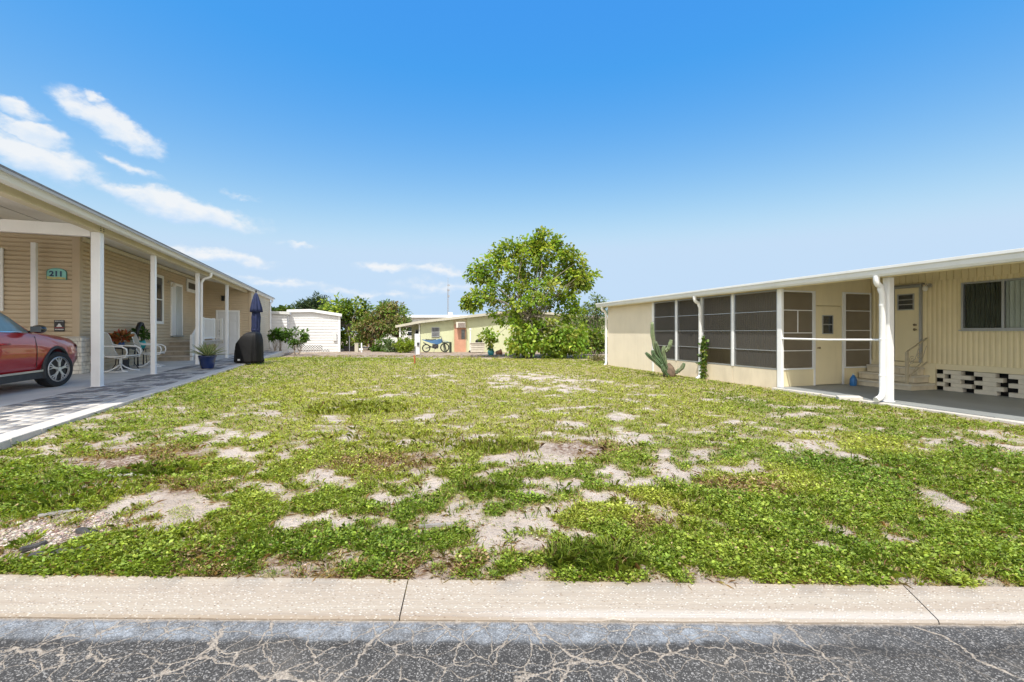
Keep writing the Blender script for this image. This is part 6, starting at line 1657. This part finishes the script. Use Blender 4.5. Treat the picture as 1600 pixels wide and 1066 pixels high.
# ---- small things along the back
def back_things():
    X = lambda px, d: (px - 800) / F * d
    d = 27.6; x = X(652.5, d); Z = tz(x, d)
    t = thing('meter_post', 'white utility meter post beside the round bright bush', 'utility post', (x, d, Z))
    MB().box(-.17, .15, -.06, .06, .45, 1.24).build('cabinet', M('white_cabinet', (.72, .72, .73), .45, .04), t, bevel=.015)
    MB().box(-.12, .13, -.05, .05, -.05, .45).build('pedestal', M('white_cabinet', (.72, .72, .73)), t)
    MB().box(-.02, .12, -.10, -.062, .52, .74).build('outlet_box', M('grey_box', (.25, .26, .28), .5), t, bevel=.01)
    MB().tube([(.05, -.10, .64), (.05, -.14, .64)], .06, 14).build('meter_dial', DARKG, t)
    MB().tube([(-.13, -.08, 0), (-.13, -.08, .5)], .025, 8).build('conduit', MATS['grey_box'], t)
    # stake
    gx, gy, gz = gpx(648, 569); gx, gy, gz = float(gx), float(gy), float(gz)
    o = MB().loft([[(-.025, -.02, -.06), (.025, -.02, -.06), (.025, .02, -.06), (-.025, .02, -.06)], [(-.028, -.02, .1), (.028, -.02, .1), (.028, .02, .1), (-.028, .02, .1)], [(-.045, -.02, .33), (.012, -.02, .34), (.012, .02, .34), (-.045, .02, .33)]]).build('survey_stake', M('rust_wood', (.36, .11, .04), .8, .2, 12), bevel=.004)
    o.location = (gx, gy, gz); setp(o, 'short rust orange wooden stake standing in the lawn before the meter post', 'stake')
    # pipe
    d = 30.2; x = X(735, d)
    t = thing('vent_pipe', 'tall thin white pipe standing beside the orange door', 'pipe', (x, d, tz(x, d)))
    MB().tube([(0, 0, -.05), (0, 0, 1.50)], .045, 12).build('shaft', TRIM, t, smooth=50)
    MB().lathe([(.06, 1.46), (.065, 1.50), (.065, 1.56), (.03, 1.60)], 14).build('cap', TRIM, t, smooth=50)
    MB().lathe([(.12, -.02), (.13, .06), (.08, .12), (.05, .13)], 14).build('collar', BLACK, t, smooth=50)
    # dirt bike
    d = 29.8; x = X(680, d); Z = tz(x, d)
    t = thing('dirt_bike', 'blue dirt bike parked before the pale green house wall', 'motorcycle', (x, d, Z), .25)
    for wx, r in ((-.58, .27), (.62, .30)):
        w = bpy.data.objects.new('wheel', None); COL.objects.link(w); w.parent = t; w.location = (wx, 0, r + .03)
        mx = Matrix.Rotation(radians(90), 4, 'X')
        ring = [(r - .07, -.04), (r - .02, -.05), (r, -.02), (r, .02), (r - .02, .05), (r - .07, .04), (r - .07, -.04)]
        MB().lathe(ring, 28, mx, None, False).build('tyre', BLACK, w, smooth=40)
        s = MB()
        for k in range(12): s.bar((0, 0, 0), ((r - .06) * cos(k * pi / 6), 0, (r - .06) * sin(k * pi / 6)), .008)
        s.tube([(0, -.05, 0), (0, .05, 0)], .035, 10); s.build('spokes', M('spoke_steel', (.4, .4, .4), .4, metal=.8), w)
    BLU = M('blue_plastic', (.05, .14, .28), .5, .1, 6)
    MB().loft([[(xx, -w_, z1), (xx, w_, z1), (xx, w_ * .8, z2), (xx, -w_ * .8, z2)] for xx, w_, z1, z2 in ((-.85, .05, .84, .87), (-.55, .09, .72, .84), (-.25, .10, .62, .80), (.10, .14, .55, .86), (.28, .16, .58, .90), (.42, .10, .66, .88), (.48, .04, .74, .84))]).build('bodywork', BLU, t, smooth=40)
    MB().loft([[(xx, -.06, z1), (xx, .06, z1), (xx, .05, z1 + .03), (xx, -.05, z1 + .03)] for xx, z1 in ((.30, .80), (.50, .76), (.75, .72), (.92, .66))]).build('front_fender', BLU, t, smooth=40)
    MB().loft([[(xx, -.08, z1), (xx, .08, z1), (xx, .06, z1 + .07), (xx, -.06, z1 + .07)] for xx, z1 in ((-.62, .83), (-.3, .80), (.05, .83))]).build('seat', M('dark_seat', (.04, .05, .05), .7), t, smooth=40)
    MB().box(-.18, .20, -.10, .10, .28, .56).tube([(-.05, 0, .33), (.16, 0, .50)], .12, 12).build('engine', M('engine_grey', (.06, .06, .065), .5, .2, metal=.4), t, bevel=.02)
    for sg in (-1, 1): MB().tube([(.62, sg * .075, .33), (.40, sg * .075, .98)], .025, 8).build('fork', M('fork_steel', (.35, .35, .36), .35, metal=.8), t)
    MB().tube([(.30, -.38, 1.06), (.36, -.2, 1.04), (.38, 0, 1.0), (.36, .2, 1.04), (.30, .38, 1.06)], .016, 8).build('handlebar', BLACK, t, smooth=True)
    MB().bar((-.58, .08, .30), (-.1, .08, .40), .03, .05).bar((-.58, -.08, .30), (-.1, -.08, .40), .03, .05).build('swing_arm', MATS['engine_grey'], t)
    MB().tube([(.15, .12, .35), (.05, .13, .25), (-.3, .13, .4), (-.75, .12, .66)], .03, 8).build('exhaust', MATS['engine_grey'], t, smooth=True)
    MB().bar((-.05, -.1, .3), (-.12, -.32, .0), .02).build('kick_stand', BLACK, t)
    # frame table
    d = 29.9; x = X(698, d); Z = tz(x, d)
    t = thing('work_table', 'dark green frame table beside the blue dirt bike', 'table', (x, d, Z), -.1)
    TG = M('dark_green_wood', (.07, .09, .06), .7, .2, 6)
    MB().box(-.26, .27, -.22, .22, .62, .70).build('table_top', TG, t, bevel=.008)
    for a in ((.21, -.18), (.21, .18)): MB().box(a[0], a[0] + .07, a[1] - .035, a[1] + .035, 0, .62).build('leg', TG, t)
    for y in (-.18, .18): MB().bar((-.20, y, .62), (-.06, y, 0), .07, .06).build('leg', TG, t)
    # slatted planter and pot behind
    d = 29.6; x = X(746, d); Z = tz(x, d)
    t = thing('planter_box', 'weathered beige slatted planter box beside the thin white pipe', 'planter', (x, d, Z), .05)
    PW = M('beige_wood', (.60, .55, .46), .8, .12, 5, grime=.4, gcol=(.4, .35, .28))
    for k in range(4): MB().box(-.44 - .012 * k, .44 + .012 * k, -.2, -.17, .05 + k * .15, .175 + k * .15).build('slat', PW, t, bevel=.006)
    for k in (-.40, .36): MB().box(k, k + .05, -.165, .18, 0, .62).build('leg', PW, t)
    MB().box(-.44, .44, .17, .2, .05, .62).box(-.46, .46, -.24, .22, .622, .655).build('box', PW, t)
    mx = Matrix.Translation((.06, .30, .78)) @ Matrix.Rotation(radians(90), 4, 'X')
    k = thing('kettle_grill', 'black round kettle grill peeking over the beige planter box', 'grill', (x + .07, d + .42, tz(x, d + .42)))
    MB().lathe([(.01, .52), (.14, .54), (.22, .62), (.24, .70)], 22).build('bowl', BLACK, k, smooth=True)
    MB().lathe([(.245, .705), (.23, .79), (.15, .86), (.02, .885)], 22).build('lid', BLACK, k, smooth=True)
    for a in (.5, 2.6, 4.7): MB().tube([(.14 * cos(a), .14 * sin(a), .56), (.24 * cos(a), .24 * sin(a), 0)], .014, 6).build('leg', MATS['grey_box'], k)
    # pots
    d = 26.2; x = X(767, d)
    t = thing('glazed_pot', 'round teal glazed pot at the left foot of the large tree', 'pot', (x, d, tz(x, d)))
    MB().lathe([(.10, 0), (.17, .08), (.20, .19), (.17, .30), (.12, .35), (.14, .38), (.115, .38), (.1, .34), (.01, .3)], 22).build('body', M('teal_pot', (.06, .33, .36), .25, .3, 7, coat=.4), t, smooth=40)
    leaf_clump('leaves', t, (0, 0, .40), .16, 60, .16, PAL_D)
    x = X(779, d + .3)
    t = thing('clay_pot', 'tipped over terracotta pot right of the teal glazed pot', 'pot', (x, d + .3, tz(x, d + .3) + .16), .3)
    mx = Matrix.Rotation(radians(80), 4, 'Y')
    MB().lathe([(.10, -.16), (.15, .12), (.17, .12), (.17, .18), (.15, .18), (.13, .12), (.09, -.12), (.01, -.12)], 22, mx).build('body', M('terracotta', (.40, .20, .12), .85, .2, 6), t, smooth=40)
    MB().lathe([(.145, .10), (.145, .115), (.02, .14), (.01, .14)], 18, mx).build('soil', SOILD, t)
    # by the dry tree
    d = 31.0; x = X(557.5, d)
    o = MB().box(-.12, .12, -.1, .1, -.05, .56).box(-.14, .14, -.12, .12, .56, .60).build('utility_box', M('beige_box', (.50, .47, .38), .6, .08), bevel=.012); o.location = (x, d, tz(x, d)); setp(o, 'beige ground utility box right of the white building', 'utility box')
    x = X(547, d + .8)
    t = thing('garden_trough', 'black plastic trough lying beside the beige utility box', 'trough', (x, d + .8, tz(x, d + .8)))
    MB().loft([[(-.30, -.2, 0), (.30, -.2, 0), (.30, .2, 0), (-.30, .2, 0)], [(-.36, -.25, .34), (.36, -.25, .34), (.36, .25, .34), (-.36, .25, .34)], [(-.33, -.22, .34), (.33, -.22, .34), (.33, .22, .34), (-.33, .22, .34)], [(-.28, -.18, .05), (.28, -.18, .05), (.28, .18, .05), (-.28, .18, .05)]]).build('tub', BLACK, t)
    MB().box(-.38, .38, -.27, -.24, .30, .36).build('rim', BLACK, t)
    x = X(546, d - .3)
    t = thing('metal_pole', 'thin grey metal pole right of the white building', 'pole', (x, d - .3, tz(x, d - .3)))
    MB().tube([(0, 0, -.05), (0, 0, 1.02)], .022, 10).build('shaft', MATS['grey_box'], t); MB().lathe([(.03, 1.02), (.035, 1.05), (.01, 1.08)], 10).build('cap', MATS['grey_box'], t)
    x = X(565, 30.4)
    t = thing('sign_post', 'short white wooden post with a cross board under the brownish tree', 'post', (x, 30.4, tz(x, 30.4)))
    MB().box(-.04, .04, -.03, .03, 0, .62).build('upright', TRIM, t); MB().box(-.16, .10, -.05, -.03, .14, .26).build('board', TRIM, t)
    # mast
    d = 210.0; x = X(700, d); top = zpx(434, d)
    t = thing('radio_mast', 'thin distant lattice radio mast rising beyond the white roof', 'mast', (x, d, 0))
    m = MB(); R0 = .36
    legs = [(R0 * cos(a), R0 * sin(a)) for a in (.5, 2.6, 4.7)]
    for a in legs: m.tube([(a[0], a[1], 0), (a[0], a[1], top - 5)], .06, 5)
    zz = 0; k = 0
    while zz < top - 6:
        for i in range(3):
            A, B = legs[i], legs[(i + 1) % 3]; m.bar((A[0], A[1], zz), (B[0], B[1], zz + 1.0), .05)
        zz += 1.0
    m.build('lattice', M('mast_grey', (.30, .31, .33), .6), t)
    MB().tube([(0, 0, top - 5.2), (0, 0, top)], .08, 6).build('antenna', MATS['mast_grey'], t)
    for zz in (top - 8.5, top - 5.8, top - 3.5): MB().cbox((.25, 0, zz), (1.0, .25, .7)).build('antenna_panel', MATS['mast_grey'], t)
back_things()

# ---- bits lying on the lawn
def litter():
    def plank(name, label, cat, px, py, L, w, h, rz, mat, rx=0.0):
        x, y, z = [float(v) for v in gpx(px, py)]
        rr = random.Random(int(px)); n = 9; rings = []
        for i in range(n):
            u = i / (n - 1) - .5; ww = w * (1 - .5 * abs(u) ** 2 * 4 * rr.uniform(.3, .9)); hh = h * rr.uniform(.8, 1.15); o = rr.uniform(-.06, .06) * w
            rings.append([(u * L, o - ww / 2, 0), (u * L, o + ww / 2, 0), (u * L, o + ww * .45, hh), (u * L, o, hh * 1.1), (u * L, o - ww * .45, hh)])
        o = MB().loft(rings).build(name, mat, smooth=50); o.location = (x, y, z + .004); o.rotation_euler = (rx, -.02, rz); setp(o, label, cat)
    GW = M('grey_wood', (.26, .24, .22), .9, .3, 14, bump=.7, grime=.5, gcol=(.12, .10, .09)); DB = M('dark_bark_piece', (.055, .052, .05), .9, .4, 12, bump=.8)
    plank('driftwood', 'broken stick of weathered wood lying on the bare sand mid lawn', 'stick', 680, 824, .22, .028, .018, .12, GW)
    plank('bark_piece', 'dark strip of bark lying at the front left corner near the kerb', 'bark', 95, 868, .30, .065, .03, .35, DB, .15)
    plank('bark_piece', 'short dark bark flake left of the dark strip of bark', 'bark', 52, 857, .12, .05, .02, 1.0, DB)
    plank('bark_piece', 'dark flake of bark among the weeds behind the dark strip', 'bark', 135, 833, .16, .06, .02, -.3, DB)
    plank('grey_plank', 'thin grey plank half buried beside a tuft of grass', 'plank', 207, 743, .36, .07, .016, .25, M('pale_grey_wood', (.42, .40, .38), .9, .2, 14, bump=.5))
    plank('grey_plank', 'sliver of grey board flat on the soil behind the gravel', 'plank', 110, 800, .34, .06, .012, .5, GW)
litter()
